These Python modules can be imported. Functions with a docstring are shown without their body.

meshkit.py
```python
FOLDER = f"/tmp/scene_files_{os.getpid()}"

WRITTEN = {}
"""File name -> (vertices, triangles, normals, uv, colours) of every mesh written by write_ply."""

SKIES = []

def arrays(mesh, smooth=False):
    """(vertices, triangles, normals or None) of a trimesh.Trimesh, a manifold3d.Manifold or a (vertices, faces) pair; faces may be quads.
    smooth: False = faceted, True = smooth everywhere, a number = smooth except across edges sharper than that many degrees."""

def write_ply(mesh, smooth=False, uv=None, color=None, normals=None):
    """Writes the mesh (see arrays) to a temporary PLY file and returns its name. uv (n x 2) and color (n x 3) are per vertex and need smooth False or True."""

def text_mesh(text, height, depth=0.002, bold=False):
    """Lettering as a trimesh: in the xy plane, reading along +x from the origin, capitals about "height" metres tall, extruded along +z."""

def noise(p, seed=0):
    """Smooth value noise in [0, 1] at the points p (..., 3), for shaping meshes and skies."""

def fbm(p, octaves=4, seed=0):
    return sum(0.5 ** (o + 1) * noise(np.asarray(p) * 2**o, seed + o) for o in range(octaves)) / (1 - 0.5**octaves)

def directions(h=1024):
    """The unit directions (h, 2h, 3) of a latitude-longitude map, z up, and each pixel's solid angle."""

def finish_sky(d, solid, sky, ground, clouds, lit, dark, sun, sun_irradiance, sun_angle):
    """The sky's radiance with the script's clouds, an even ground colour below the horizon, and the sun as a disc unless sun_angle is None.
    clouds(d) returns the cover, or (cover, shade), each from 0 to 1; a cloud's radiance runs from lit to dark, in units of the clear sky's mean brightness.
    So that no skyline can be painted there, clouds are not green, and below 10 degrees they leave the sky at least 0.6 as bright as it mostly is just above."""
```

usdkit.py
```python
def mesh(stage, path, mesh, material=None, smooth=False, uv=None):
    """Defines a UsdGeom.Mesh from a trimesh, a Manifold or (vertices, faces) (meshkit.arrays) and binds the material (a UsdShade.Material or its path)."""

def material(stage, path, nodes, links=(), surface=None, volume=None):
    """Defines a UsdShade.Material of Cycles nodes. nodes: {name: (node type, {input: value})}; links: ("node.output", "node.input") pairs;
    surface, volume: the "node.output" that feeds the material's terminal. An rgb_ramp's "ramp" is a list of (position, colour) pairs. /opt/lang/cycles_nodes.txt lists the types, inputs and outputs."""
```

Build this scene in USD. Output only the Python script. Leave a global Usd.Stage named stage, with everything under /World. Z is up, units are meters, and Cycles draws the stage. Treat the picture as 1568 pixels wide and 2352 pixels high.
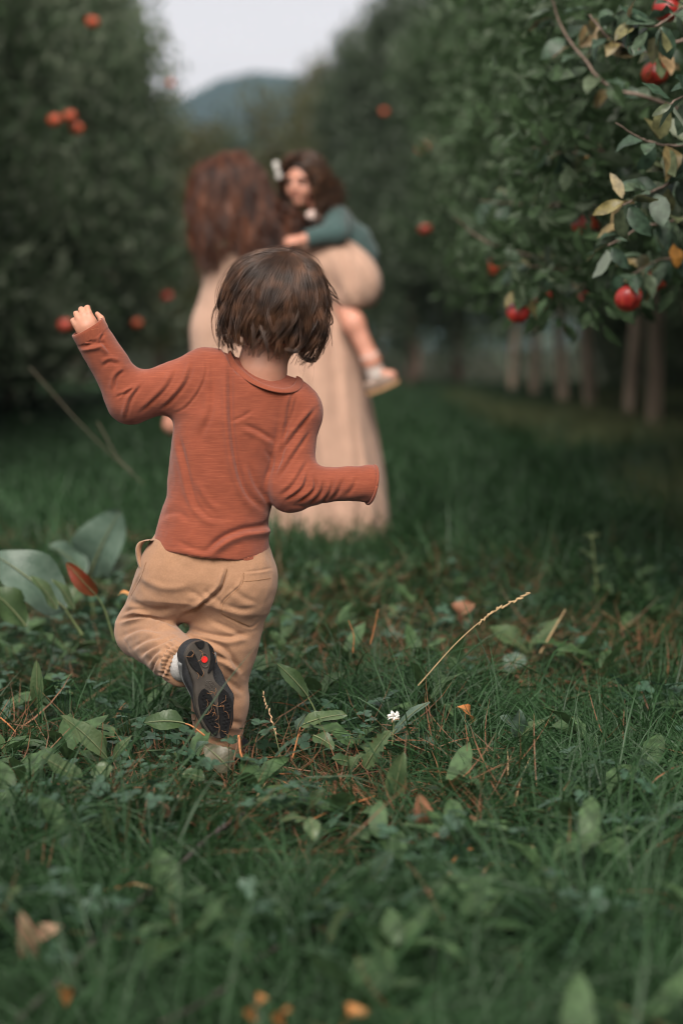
import math, os, random
import numpy as np, trimesh, manifold3d, usdkit, meshkit
from shapely.geometry import Polygon
from scipy.spatial import cKDTree
from scipy.ndimage import zoom as nd_zoom
from pxr import Usd, UsdGeom, UsdLux, UsdShade, Gf, Sdf, Vt

stage = Usd.Stage.CreateInMemory()
UsdGeom.SetStageUpAxis(stage, 'Z'); UsdGeom.SetStageMetersPerUnit(stage, 1.0)
UsdGeom.Xform.Define(stage, '/World'); UsdGeom.Scope.Define(stage, '/World/Looks')

# ------------------------------------------------------------------ camera, sky, sun, exposure
EYE = 0.81            # a crouching photographer
FPX, CX, HY = 5553.0, 784.0, 791.0     # 85 mm lens: focal length, centre column and horizon row in 1568-wide pixels
cam = UsdGeom.Camera.Define(stage, '/World/camera')
cam.AddTranslateOp().Set(Gf.Vec3d(0, 0, EYE)); cam.AddRotateXYZOp().Set(Gf.Vec3f(90, 0, 0))
cam.CreateFocalLengthAttr(85.0); cam.CreateHorizontalApertureAttr(24.0); cam.CreateVerticalApertureAttr(36.0)
cam.CreateVerticalApertureOffsetAttr(-(1176 - HY) / 1568 * 24.0)
cam.CreateFStopAttr(2.5); cam.CreateFocusDistanceAttr(4.70)
cam.CreateClippingRangeAttr(Gf.Vec2f(0.05, 20000))
cam.CreateExposureAttr(2.05)

SUN_EL, SUN_AZ = math.radians(45), math.radians(-172)   # azimuth = atan2(x, y) towards the sun: behind the camera, to the left
sky = usdkit.material(stage, '/World/Looks/sky', {
    'sky': ('sky_texture', dict(sky_type='single_scattering', sun_disc=False, sun_elevation=SUN_EL, sun_rotation=SUN_AZ, air_density=1.0, aerosol_density=1.0)),
    'tc': ('texture_coordinate', {}),
    'map': ('mapping', dict(scale=(1.0, 1.0, 5.0))),
    'n': ('noise_texture', dict(scale=2.6, detail=5.0, roughness=0.55)),
    'ramp': ('rgb_ramp', {'ramp': [(0.30, (4.15, 3.75, 3.68)), (0.52, (4.60, 4.15, 4.05)), (0.72, (5.0, 4.55, 4.42))]}),
    'mix': ('mix', dict(fac=0.93)),
    'bg': ('background_shader', dict(strength=0.05)),
}, [('tc.generated', 'map.vector'), ('map.vector', 'n.vector'), ('n.fac', 'ramp.fac'), ('sky.color', 'mix.color1'), ('ramp.color', 'mix.color2'), ('mix.color', 'bg.color')], surface='bg.background')
dome = UsdLux.DomeLight.Define(stage, '/World/sky'); dome.CreateIntensityAttr(1.0)
UsdShade.MaterialBindingAPI.Apply(dome.GetPrim()).Bind(sky)
dome.GetPrim().SetCustomDataByKey('kind', 'structure')
sun = UsdLux.DistantLight.Define(stage, '/World/sun')
sun.CreateIntensityAttr(0.4); sun.CreateAngleAttr(42.0); sun.CreateColorAttr(Gf.Vec3f(1.0, 0.93, 0.84))
sun.GetPrim().CreateAttribute('inputs:normalize', Sdf.ValueTypeNames.Bool).Set(True)
sun.AddRotateXYZOp().Set(Gf.Vec3f(90 - math.degrees(SUN_EL), 0, 180 - math.degrees(SUN_AZ)))

# ------------------------------------------------------------------ helpers
GROUND = -0.06
def W(px, py, Y):
    """world point seen at a 1568-wide pixel, Y metres in front of the camera"""
    return np.array([(px - CX) * Y / FPX, Y, EYE - (py - HY) * Y / FPX])
USED = {}
def path_for(name, parent=None):
    base = (str(parent.GetPath()) if parent is not None else '/World') + '/' + name
    k = USED.get(base, 0); USED[base] = k + 1
    return base if k == 0 else '%s_%03d' % (base, k)
def tag(p, label=None, cat=None, group=None, kind=None):
    for k, v in (('label', label), ('category', cat), ('group', group), ('kind', kind)):
        if v: p.SetCustomDataByKey(k, v)
    return p
def thing(name, label=None, cat=None, loc=None, group=None, kind=None):
    x = UsdGeom.Xform.Define(stage, path_for(name))
    if loc is not None: x.AddTranslateOp().Set(Gf.Vec3d(*map(float, loc)))
    return tag(x.GetPrim(), label, cat, group, kind)
def obj(name, mesh, mat, parent=None, smooth=True, label=None, cat=None, group=None, kind=None, base=None):
    """one mesh prim; base: world point subtracted from the vertices (the parent's own place)"""
    v, f, n = meshkit.arrays(mesh, smooth)
    if base is not None: v = v - np.asarray(base)
    path = path_for(name, parent)
    m = UsdGeom.Mesh.Define(stage, path)
    m.CreatePointsAttr(Vt.Vec3fArray.FromNumpy(v.astype(np.float32)))
    m.CreateFaceVertexCountsAttr(Vt.IntArray.FromNumpy(np.full(len(f), 3, np.int32)))
    m.CreateFaceVertexIndicesAttr(Vt.IntArray.FromNumpy(f.astype(np.int32).ravel()))
    m.CreateSubdivisionSchemeAttr('none')
    if n is not None:
        m.CreateNormalsAttr(Vt.Vec3fArray.FromNumpy(n.astype(np.float32))); m.SetNormalsInterpolation('vertex')
    UsdShade.MaterialBindingAPI.Apply(m.GetPrim()).Bind(mat)
    return tag(m.GetPrim(), label, cat, group, kind)
def curves(name, strands, widths, mat, parent=None, base=None, **kw):
    """hair: list of (n,3) arrays, one width per strand (tapered to the tip)"""
    path = path_for(name, parent)
    c = UsdGeom.BasisCurves.Define(stage, path)
    pts = np.concatenate(strands)
    if base is not None: pts = pts - np.asarray(base)
    c.CreatePointsAttr(Vt.Vec3fArray.FromNumpy(pts.astype(np.float32)))
    c.CreateCurveVertexCountsAttr(Vt.IntArray.FromNumpy(np.array([len(s) for s in strands], np.int32)))
    c.CreateTypeAttr('cubic'); c.CreateBasisAttr('catmullRom'); c.CreateWrapAttr('pinned')
    w = np.concatenate([wd * np.clip(1.15 - np.linspace(0, 1, len(s)) ** 3, 0.25, 1) for s, wd in zip(strands, widths)])
    c.CreateWidthsAttr(Vt.FloatArray.FromNumpy(w.astype(np.float32))); c.SetWidthsInterpolation('vertex')
    UsdShade.MaterialBindingAPI.Apply(c.GetPrim()).Bind(mat)
    return tag(c.GetPrim(), **kw)
def quats(R):
    """(n,3,3) rotation matrices to (n,4) w x y z"""
    from scipy.spatial.transform import Rotation
    q = Rotation.from_matrix(R).as_quat()
    return q[:, [3, 0, 1, 2]]
def instancer(name, protos, idx, pos, R, scl, parent=None, base=None, **kw):
    path = path_for(name, parent)
    pi = UsdGeom.PointInstancer.Define(stage, path)
    rel = pi.CreatePrototypesRel()
    for p in protos(path) if callable(protos) else protos: rel.AddTarget(p)
    pos = np.asarray(pos, float) - (0 if base is None else np.asarray(base))
    q = quats(np.asarray(R)).astype(np.float32)
    qa = Vt.QuathArray([Gf.Quath(float(a), float(b), float(c), float(d)) for a, b, c, d in q])
    pi.CreateProtoIndicesAttr(Vt.IntArray.FromNumpy(np.asarray(idx, np.int32)))
    pi.CreatePositionsAttr(Vt.Vec3fArray.FromNumpy(pos.astype(np.float32)))
    pi.CreateOrientationsAttr(qa)
    s = np.asarray(scl, np.float32); s = np.repeat(s[:, None], 3, 1) if s.ndim == 1 else s
    pi.CreateScalesAttr(Vt.Vec3fArray.FromNumpy(s))
    return tag(pi.GetPrim(), **kw)
def frames(d, rng, roll=True):
    """rotation matrices whose +Z is along each direction d"""
    d = d / np.linalg.norm(d, axis=1, keepdims=True)
    a = rng.normal(size=d.shape); x = np.cross(a, d); x /= np.linalg.norm(x, axis=1, keepdims=True)
    y = np.cross(d, x)
    return np.stack([x, y, d], -1)
def rot_z(a):
    c, s, o, z = np.cos(a), np.sin(a), np.ones_like(a), np.zeros_like(a)
    return np.stack([np.stack([c, -s, z], -1), np.stack([s, c, z], -1), np.stack([z, z, o], -1)], -2)
def tube(points, radii, sides=8, cap=True):
    p = np.asarray(points, float); n = len(p); radii = np.broadcast_to(radii, (n,))
    t = np.gradient(p, axis=0); t /= np.linalg.norm(t, axis=1, keepdims=True) + 1e-12
    a = np.cross(t[0], [0, 0, 1.0] if abs(t[0][2]) < 0.9 else [1.0, 0, 0]); v = []
    for i in range(n):
        a = a - t[i] * (a @ t[i]); a /= np.linalg.norm(a) + 1e-12; b = np.cross(t[i], a)
        ang = np.arange(sides) * 2 * np.pi / sides
        v.append(p[i] + radii[i] * (np.cos(ang)[:, None] * a + np.sin(ang)[:, None] * b))
    v = np.concatenate(v + [p[[0]], p[[-1]]]); f = []
    for i in range(n - 1):
        for j in range(sides):
            q, r = i * sides + j, i * sides + (j + 1) % sides
            f += [[q, r, r + sides], [q, r + sides, q + sides]]
    if cap:
        for j in range(sides):
            f += [[n * sides, (j + 1) % sides, j], [n * sides + 1, (n - 1) * sides + j, (n - 1) * sides + (j + 1) % sides]]
    return trimesh.Trimesh(v, np.array(f), process=False)
def spline(pts, n):
    """Catmull-Rom through points"""
    p = np.asarray(pts, float); p = np.vstack([2 * p[0] - p[1], p, 2 * p[-1] - p[-2]])
    m = len(p) - 3; out = []
    for u in np.linspace(0, m, n):
        i = min(int(u), m - 1); t = u - i; a, b, c, d = p[i:i + 4]
        out.append(0.5 * (2 * b + (c - a) * t + (2 * a - 5 * b + 4 * c - d) * t * t + (3 * b - a - 3 * c + d) * t ** 3))
    return np.array(out)
def cat(ms): return trimesh.util.concatenate(ms)

# ------------------------------------------------------------------ materials
def leafy(name, ramp, back=None, island=True, rough=0.45, trans=0.25, spec=0.5, scale=60.0, blotch=0.35):
    """foliage: a colour per leaf, mottled, part of the light passes through"""
    src = ('geometry', {}) if island else ('object_info', {})
    nodes = {'g': src, 'geo': ('geometry', {}), 'ramp': ('rgb_ramp', {'ramp': ramp}),
             'tc': ('texture_coordinate', {}), 'n': ('noise_texture', dict(scale=scale, detail=3.0)),
             'nr': ('rgb_ramp', {'ramp': [(0.35, (1 - blotch,) * 3), (0.65, (1 + blotch,) * 3)]}),
             'mul': ('mix', dict(mix_type='multiply', fac=1.0)),
             'bk': ('mix', dict(mix_type='mix', fac=0.0, color2=back or (0.2, 0.25, 0.2))),
             'bf': ('math', dict(math_type='multiply', value2=0.75 if back else 0.0)),
             'p': ('principled_bsdf', dict(roughness=rough, specular_ior_level=spec)),
             't': ('translucent_bsdf', {}), 'm': ('mix_closure', dict(fac=trans))}
    links = [('g.random_per_island' if island else 'g.random', 'ramp.fac'), ('tc.object', 'n.vector'), ('n.fac', 'nr.fac'), ('ramp.color', 'mul.color1'), ('nr.color', 'mul.color2'),
             ('geo.backfacing', 'bf.value1'), ('bf.value', 'bk.fac'), ('mul.color', 'bk.color1'), ('bk.color', 'p.base_color'), ('mul.color', 't.color'),
             ('p.BSDF', 'm.closure1'), ('t.BSDF', 'm.closure2')]
    return usdkit.material(stage, '/World/Looks/' + name, nodes, links, surface='m.closure')
def plain(name, col, rough=0.6, var=0.25, scale=20.0, bump=0.0, bscale=200.0, spec=0.4, sub=0.0, sheen=0.0, stretch=(1, 1, 1), bdist=0.002, col2=None):
    c2 = col2 or tuple(min(1, c * (1 + var)) for c in col); c1 = tuple(c * (1 - var) for c in col)
    nodes = {'tc': ('texture_coordinate', {}), 'map': ('mapping', dict(scale=stretch)), 'n': ('noise_texture', dict(scale=scale, detail=4.0)),
             'ramp': ('rgb_ramp', {'ramp': [(0.3, c1), (0.7, c2)]}),
             'p': ('principled_bsdf', dict(roughness=rough, specular_ior_level=spec))}
    if sub: nodes['p'][1].update(subsurface_weight=sub, subsurface_scale=0.01, subsurface_radius=(1.0, 0.35, 0.2))
    if sheen: nodes['p'][1].update(sheen_weight=sheen, sheen_roughness=0.5)
    links = [('tc.object', 'map.vector'), ('map.vector', 'n.vector'), ('n.fac', 'ramp.fac'), ('ramp.color', 'p.base_color')]
    if bump:
        nodes['bn'] = ('noise_texture', dict(scale=bscale, detail=3.0)); nodes['b'] = ('bump', dict(strength=bump, distance=bdist))
        links += [('map.vector', 'bn.vector'), ('bn.fac', 'b.height'), ('b.normal', 'p.normal')]
    return usdkit.material(stage, '/World/Looks/' + name, nodes, links, surface='p.BSDF')

TEAL = [(0.0, (0.046, 0.080, 0.036)), (0.3, (0.080, 0.122, 0.060)), (0.55, (0.118, 0.155, 0.088)), (0.76, (0.16, 0.155, 0.066)), (0.92, (0.20, 0.155, 0.06)), (1.0, (0.32, 0.20, 0.10))]
M = {}
M['leaf'] = leafy('apple_leaf', TEAL, back=(0.13, 0.17, 0.11), rough=0.48, trans=0.40, spec=0.26)
M['leaf_grey'] = leafy('grey_green_leaf_lit', [(0, (0.062, 0.096, 0.050)), (0.35, (0.110, 0.150, 0.090)), (0.65, (0.160, 0.190, 0.125)), (0.85, (0.20, 0.19, 0.10)), (1.0, (0.32, 0.22, 0.12))], back=(0.17, 0.20, 0.14), rough=0.5, trans=0.40, spec=0.26)  # greyer apple leaf; colour also lightened to lift the shaded left row
M['weed_mix'] = leafy('broad_weed_leaf', [(0, (0.045, 0.085, 0.032)), (0.6, (0.082, 0.130, 0.058)), (1, (0.125, 0.165, 0.088))], rough=0.5, trans=0.2, spec=0.35)
M['leaf_one'] = leafy('apple_leaf_single', [(0.0, (0.028, 0.055, 0.034)), (0.35, (0.050, 0.085, 0.054)), (0.62, (0.075, 0.108, 0.068)), (0.86, (0.10, 0.115, 0.055)), (0.96, (0.15, 0.12, 0.05)), (1.0, (0.22, 0.15, 0.08))], back=(0.16, 0.19, 0.15), island=False, rough=0.42, trans=0.25, spec=0.32)
M['leaf_olive'] = leafy('olive_leaf', [(0, (0.055, 0.060, 0.020)), (0.5, (0.11, 0.095, 0.030)), (0.85, (0.19, 0.13, 0.042)), (1, (0.27, 0.16, 0.06))], rough=0.5)
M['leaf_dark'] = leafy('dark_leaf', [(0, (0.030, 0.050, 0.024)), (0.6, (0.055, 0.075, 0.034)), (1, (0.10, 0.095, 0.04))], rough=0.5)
M['stalk_dull'] = plain('dull_stalk', (0.06, 0.05, 0.03), 0.8, 0.2, 40)
M['grass'] = leafy('grass_blade', [(0, (0.020, 0.052, 0.018)), (0.35, (0.050, 0.106, 0.040)), (0.70, (0.110, 0.172, 0.078)), (0.90, (0.18, 0.20, 0.09)), (0.96, (0.24, 0.15, 0.06)), (1, (0.36, 0.21, 0.09))], rough=0.42, trans=0.2, scale=8.0, spec=0.26)
M['straw'] = leafy('dry_blade', [(0, (0.14, 0.06, 0.025)), (0.5, (0.30, 0.14, 0.055)), (1, (0.42, 0.27, 0.14))], rough=0.55, trans=0.15, scale=30)
M['straw_dull'] = leafy('faded_blade', [(0, (0.07, 0.085, 0.030)), (0.5, (0.17, 0.12, 0.045)), (1, (0.30, 0.18, 0.08))], rough=0.6, trans=0.15, scale=20)
M['clover'] = leafy('clover_leaf', [(0, (0.03, 0.07, 0.04)), (0.7, (0.055, 0.105, 0.055)), (1, (0.10, 0.13, 0.06))], rough=0.5, trans=0.2)
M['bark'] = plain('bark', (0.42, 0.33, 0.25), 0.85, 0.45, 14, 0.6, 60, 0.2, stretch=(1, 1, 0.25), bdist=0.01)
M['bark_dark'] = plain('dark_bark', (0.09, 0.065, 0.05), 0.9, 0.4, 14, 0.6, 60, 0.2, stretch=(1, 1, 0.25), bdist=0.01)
M['twig'] = plain('twig', (0.17, 0.125, 0.10), 0.7, 0.4, 80, 0.3, 300, 0.3)
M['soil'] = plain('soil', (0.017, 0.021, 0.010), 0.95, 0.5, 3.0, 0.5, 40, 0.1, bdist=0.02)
M['far_hill'] = plain('hill_forest', (0.022, 0.042, 0.040), 0.95, 0.35, 0.03, 0.0, spec=0.0)
# ------------------------------------------------------------------ ground, hill
def ground_z(x, y):
    x, y = np.asarray(x, float), np.asarray(y, float)
    p = np.stack([x * 1.1, y * 1.1, x * 0], -1)
    near = np.clip(1.2 - np.hypot(x, y - 6) / 60, 0, 1)
    return GROUND + near * (0.07 * (meshkit.fbm(p, 3, 5) - 0.5) + 0.05 * (meshkit.fbm(p * 0.25, 2, 9) - 0.5))
xs = np.concatenate([[-3000, -800, -300, -120, -60, -35, -22], np.arange(-15, 15.01, 0.25), [22, 35, 60, 120, 300, 800, 3000]])
ys = np.concatenate([[-300, -60, -20, -6, -2], np.arange(0, 30.01, 0.25), [33, 37, 42, 50, 60, 75, 100, 150, 250, 450, 800, 1400, 2500]])
gx, gy = np.meshgrid(xs, ys, indexing='ij')
gv = np.stack([gx, gy, ground_z(gx, gy)], -1).reshape(-1, 3)
ii, jj = np.meshgrid(np.arange(len(xs) - 1), np.arange(len(ys) - 1), indexing='ij'); k = (ii * len(ys) + jj).ravel(); nY = len(ys)
gf = np.vstack([np.stack([k, k + nY, k + nY + 1], 1), np.stack([k, k + nY + 1, k + 1], 1)])
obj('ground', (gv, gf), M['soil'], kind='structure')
# distant wooded hill: a ridge about 1.3 km off
hx, hy = np.meshgrid(np.linspace(-1500, 1500, 160), np.linspace(900, 2200, 60), indexing='ij')
ridge = 134 + 14 * np.exp(-((hx + 50) / 30) ** 2) + 7 * np.exp(-((hx + 5) / 40) ** 2) - 14 * np.exp(-((hx + 150) / 60) ** 2) + 10 * np.exp(-((hx - 160) / 90) ** 2)
prof = np.clip((hy - 900) / 400, 0, 1); prof = prof * prof * (3 - 2 * prof) * np.clip((2250 - hy) / 700, 0, 1)
hz = ridge * prof + 7 * (meshkit.fbm(np.stack([hx / 16, hy / 16, hx * 0], -1), 3, 3) - 0.5) * (prof > 0.05) - 2
hv = np.stack([hx, hy, hz], -1).reshape(-1, 3)
ii, jj = np.meshgrid(np.arange(159), np.arange(59), indexing='ij'); k = (ii * 60 + jj).ravel()
obj('hill', (hv, np.vstack([np.stack([k, k + 60, k + 61], 1), np.stack([k, k + 61, k + 1], 1)])), M['far_hill'], kind='structure')

# ------------------------------------------------------------------ leaves and trees
def leaf_mesh(L, wd, curl=0.25, fold=0.3, rng=None, seg=4):
    """a leaf along +Y from the origin, folded along its midrib and curled; face up is +Z"""
    t = np.linspace(0, 1, seg + 1)
    w = wd * 0.5 * np.sin(np.pi * np.clip(t * 0.93 + 0.035, 0, 1)) ** 0.75 * (1 - 0.25 * t)
    w[0], w[-1] = wd * 0.05, wd * 0.01
    th = curl * t * 2.2
    y = L * np.cumsum(np.r_[0, np.cos(th[1:]) / seg]); z = -L * np.cumsum(np.r_[0, np.sin(th[1:]) / seg])
    wob = (rng.normal(0, 0.07, (2, seg + 1)) * wd) if rng is not None else np.zeros((2, seg + 1))
    v = np.concatenate([np.stack([-w, y, z + fold * w + wob[0] * (w > wd * .1)], 1), np.stack([0 * w, y, z], 1), np.stack([w, y, z + fold * w + wob[1] * (w > wd * .1)], 1)])
    n = seg + 1; f = []
    for i in range(seg):
        for c in (0, 1):
            a = c * n + i
            f += [[a, a + n, a + n + 1], [a, a + n + 1, a + 1]]
    return np.asarray(v), np.asarray(f)
def euler(rng, n, tilt):
    """random spin about z and a tilt"""
    from scipy.spatial.transform import Rotation
    return Rotation.from_euler('zxz', np.stack([rng.uniform(0, 2 * np.pi, n), rng.normal(0, tilt, n), rng.uniform(0, 2 * np.pi, n)], 1)).as_matrix()
def spray_mesh(rng, n, R, L, seg=3, twigs=True):
    """a bit of crown: n leaves on short twigs about the origin, growing along +Z; returned as (leaf mesh)"""
    V, F, o = [], [], 0
    from scipy.spatial.transform import Rotation
    for i in range(n):
        l = L * rng.uniform(0.7, 1.25)
        v, f = leaf_mesh(l, l * rng.uniform(0.48, 0.66), rng.uniform(-0.1, 0.55), rng.uniform(0.05, 0.5), rng, seg)
        r = R * rng.uniform(0.05, 1) ** 0.5; a = rng.uniform(0, 2 * np.pi); h = rng.uniform(-0.6, 1.0) * R
        at = np.array([np.cos(a) * r * 0.8, np.sin(a) * r * 0.8, h])
        m = Rotation.from_euler('xyz', [rng.normal(0.2, 0.7), rng.normal(0, 0.6), a - np.pi / 2 + rng.normal(0, 0.6)]).as_matrix()
        V.append(v @ m.T + at); F.append(f + o); o += len(v)
    return np.concatenate(V), np.concatenate(F)
def crown_points(rng, n, c, r, lump=0.35, seed=0, inner=0.25, hole=0.42):
    """points through the volume of a lumpy crown, denser near its surface, with gaps"""
    out = []
    while len(out) < n:
        m = n * 3
        d = rng.normal(size=(m, 3)); d /= np.linalg.norm(d, axis=1, keepdims=True)
        q = np.sign(d) * np.abs(d) ** 0.62
        q /= np.max([np.abs(q).max(1), np.linalg.norm(q, axis=1)], axis=0)[:, None] * 0.98
        rad = rng.uniform(inner, 1, m) ** 0.45
        rough = 1 - lump * 0.5 + lump * (meshkit.fbm(d * 2.6 + seed * 7.1, 3, seed) - 0.5) * 2.4
        p = c + q * r * (rad * rough)[:, None]
        keep = meshkit.fbm(p * 1.9 + seed, 2, seed + 40) > hole - 0.12 * rng.random(m)
        out += list(np.concatenate([p, d], 1)[keep])
    out = np.array(out[:n]); return out[:, :3], out[:, 3:]
def crown_mesh(rng, n, per, R, L, seg, c, r, lump, seed, hole):
    """every leaf of a crown, grown from n sprays of per leaves, as one mesh"""
    kinds = [spray_mesh(rng, per, R, L, seg) for _ in range(10)]
    p, d = crown_points(rng, n, c, r, lump, seed, hole=hole)
    Rm = frames(d + np.array([0, 0, -0.15]) + rng.normal(0, 0.35, d.shape), rng); k = rng.integers(0, 10, n); s = rng.uniform(0.8, 1.2, n)
    V, F, o = [], [], 0
    for i in range(n):
        v, f = kinds[k[i]]; V.append((v * s[i]) @ Rm[i].T + p[i]); F.append(f + o); o += len(v)
    return np.concatenate(V), np.concatenate(F)
def trunk_mesh(rng, base, top, r0, limbs, crown_c, crown_r, lean=0.22):
    b = np.array(base, float); t = np.array([b[0] + rng.normal(0, lean), b[1] + rng.normal(0, lean), top])
    mids = [b - [0, 0, 0.15], b, b + (t - b) * 0.25 + rng.normal(0, 0.05, 3), b + (t - b) * 0.6 + rng.normal(0, 0.09, 3), t]
    ms = [tube(spline(mids, 12), np.linspace(r0 * 1.25, r0 * 0.35, 12), 9)]
    for i in range(limbs):
        s = rng.uniform(0.22, 0.85); p = b + (t - b) * s; a = rng.uniform(0, 2 * np.pi)
        e = crown_c + crown_r * np.array([np.cos(a) * rng.uniform(0.55, 0.85), np.sin(a) * rng.uniform(0.55, 0.85), rng.uniform(-0.7, 0.6)])
        m = (p + e) / 2 + np.array([0, 0, 0.12]) + rng.normal(0, 0.08, 3)
        ms.append(tube(spline([p, m, e], 7), np.linspace(r0 * 0.42, r0 * 0.1, 7), 6))
    return cat(ms)
TREES = {}
def tree(kind, label, x, y, rot=0.0, scale=(1, 1, 1), group=None, name='apple_tree', sink=0.0):
    """the first tree of a kind is built; the others repeat it, turned and scaled"""
    h, rx, ry, zb, n, per, R, L, seg, leafmat, bark, r0, lump, hole, seed = KINDS[kind]
    loc = (x, y, float(ground_z(x, y)) - sink)
    t = thing(name, label, 'apple tree' if name == 'apple_tree' else 'tree', loc, group)
    xf = UsdGeom.Xformable(t); xf.AddRotateZOp().Set(float(rot)); xf.AddScaleOp().Set(Gf.Vec3f(*map(float, scale)))
    if kind in TREES:
        t.GetReferences().AddInternalReference(TREES[kind].GetPath()); t.SetInstanceable(True)
        return t
    TREES[kind] = t
    rng = np.random.default_rng(seed); c = np.array([0, 0, (zb + h) / 2]); r = np.array([rx, ry, (h - zb) / 2])
    obj('trunk', trunk_mesh(rng, (0, 0, 0), h * 0.85, r0, 9, c, r), M[bark], t)
    obj('crown', crown_mesh(rng, n, per, R, L, seg, c, r, lump, seed, hole), M[leafmat], t, smooth=False, kind='stuff')
    return t
#              h    rx   ry    zb   n   per   R    L   seg
KINDS = {'near': (4.4, 2.30, 1.8, 0.92, 2500, 15, 0.16, 0.085, 3, 'leaf', 'bark', 0.07, 0.42, 0.44, 101),
         'right': (4.5, 2.35, 1.75, 0.80, 1050, 30, 0.26, 0.10, 2, 'leaf', 'bark', 0.075, 0.42, 0.43, 102),
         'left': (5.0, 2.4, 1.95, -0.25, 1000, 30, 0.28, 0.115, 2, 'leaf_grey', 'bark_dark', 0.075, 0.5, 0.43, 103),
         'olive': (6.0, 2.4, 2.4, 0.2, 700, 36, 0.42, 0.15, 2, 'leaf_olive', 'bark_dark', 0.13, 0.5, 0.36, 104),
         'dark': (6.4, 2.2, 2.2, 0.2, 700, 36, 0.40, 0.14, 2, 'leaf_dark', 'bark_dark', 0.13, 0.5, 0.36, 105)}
ORD = 'nearest second third fourth fifth sixth seventh eighth ninth tenth eleventh twelfth thirteenth fourteenth fifteenth sixteenth'.split()
rr = np.random.default_rng(77)
RIGHT = [5.9, 8.5, 11.0, 13.6, 16.2, 18.8, 21.3, 24.0, 27.4, 31.0, 35.0, 39.5]
def put_right(i, y):
    return tree('near' if i < 3 else 'right', '%s apple tree of the right-hand row, counted from the camera%s' % (ORD[i], ', its leaves almost sharp' if i == 0 else ''), 2.80 + rr.uniform(-0.06, 0.06), y,
         [0, 188, 20, 0, 75, 160, 240, 310, 100, 200, 30, 280][i], (1.03, 1, 1.10 + rr.uniform(-0.03, 0.06) + (0.27 if i > 3 else 0)), 'apple trees of the right row')
TREE_ONE = None
for i in [1, 0] + list(range(2, len(RIGHT))):
    t_ = put_right(i, RIGHT[i])
    if i == 0: TREE_ONE = t_; t_.SetInstanceable(False)
LEFT = [12.4, 15.0, 17.7, 20.3, 23.0, 25.6, 28.3, 31.0]
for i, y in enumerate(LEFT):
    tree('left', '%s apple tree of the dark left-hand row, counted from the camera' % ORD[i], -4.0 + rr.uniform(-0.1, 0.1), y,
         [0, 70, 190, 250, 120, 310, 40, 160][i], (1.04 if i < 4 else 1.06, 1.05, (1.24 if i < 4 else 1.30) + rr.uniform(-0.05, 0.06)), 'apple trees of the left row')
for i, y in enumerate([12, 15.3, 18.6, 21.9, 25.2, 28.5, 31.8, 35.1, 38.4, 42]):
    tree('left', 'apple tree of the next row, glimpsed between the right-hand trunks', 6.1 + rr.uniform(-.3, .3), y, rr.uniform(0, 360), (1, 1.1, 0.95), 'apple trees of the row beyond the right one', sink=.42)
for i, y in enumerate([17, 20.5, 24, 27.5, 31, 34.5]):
    tree('left', 'apple tree of the next row, dark behind the left-hand trees', -7.6 + rr.uniform(-.3, .3), y, rr.uniform(0, 360), (1, 1.15, 1), 'apple trees of the row beyond the left one', sink=.42)
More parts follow.
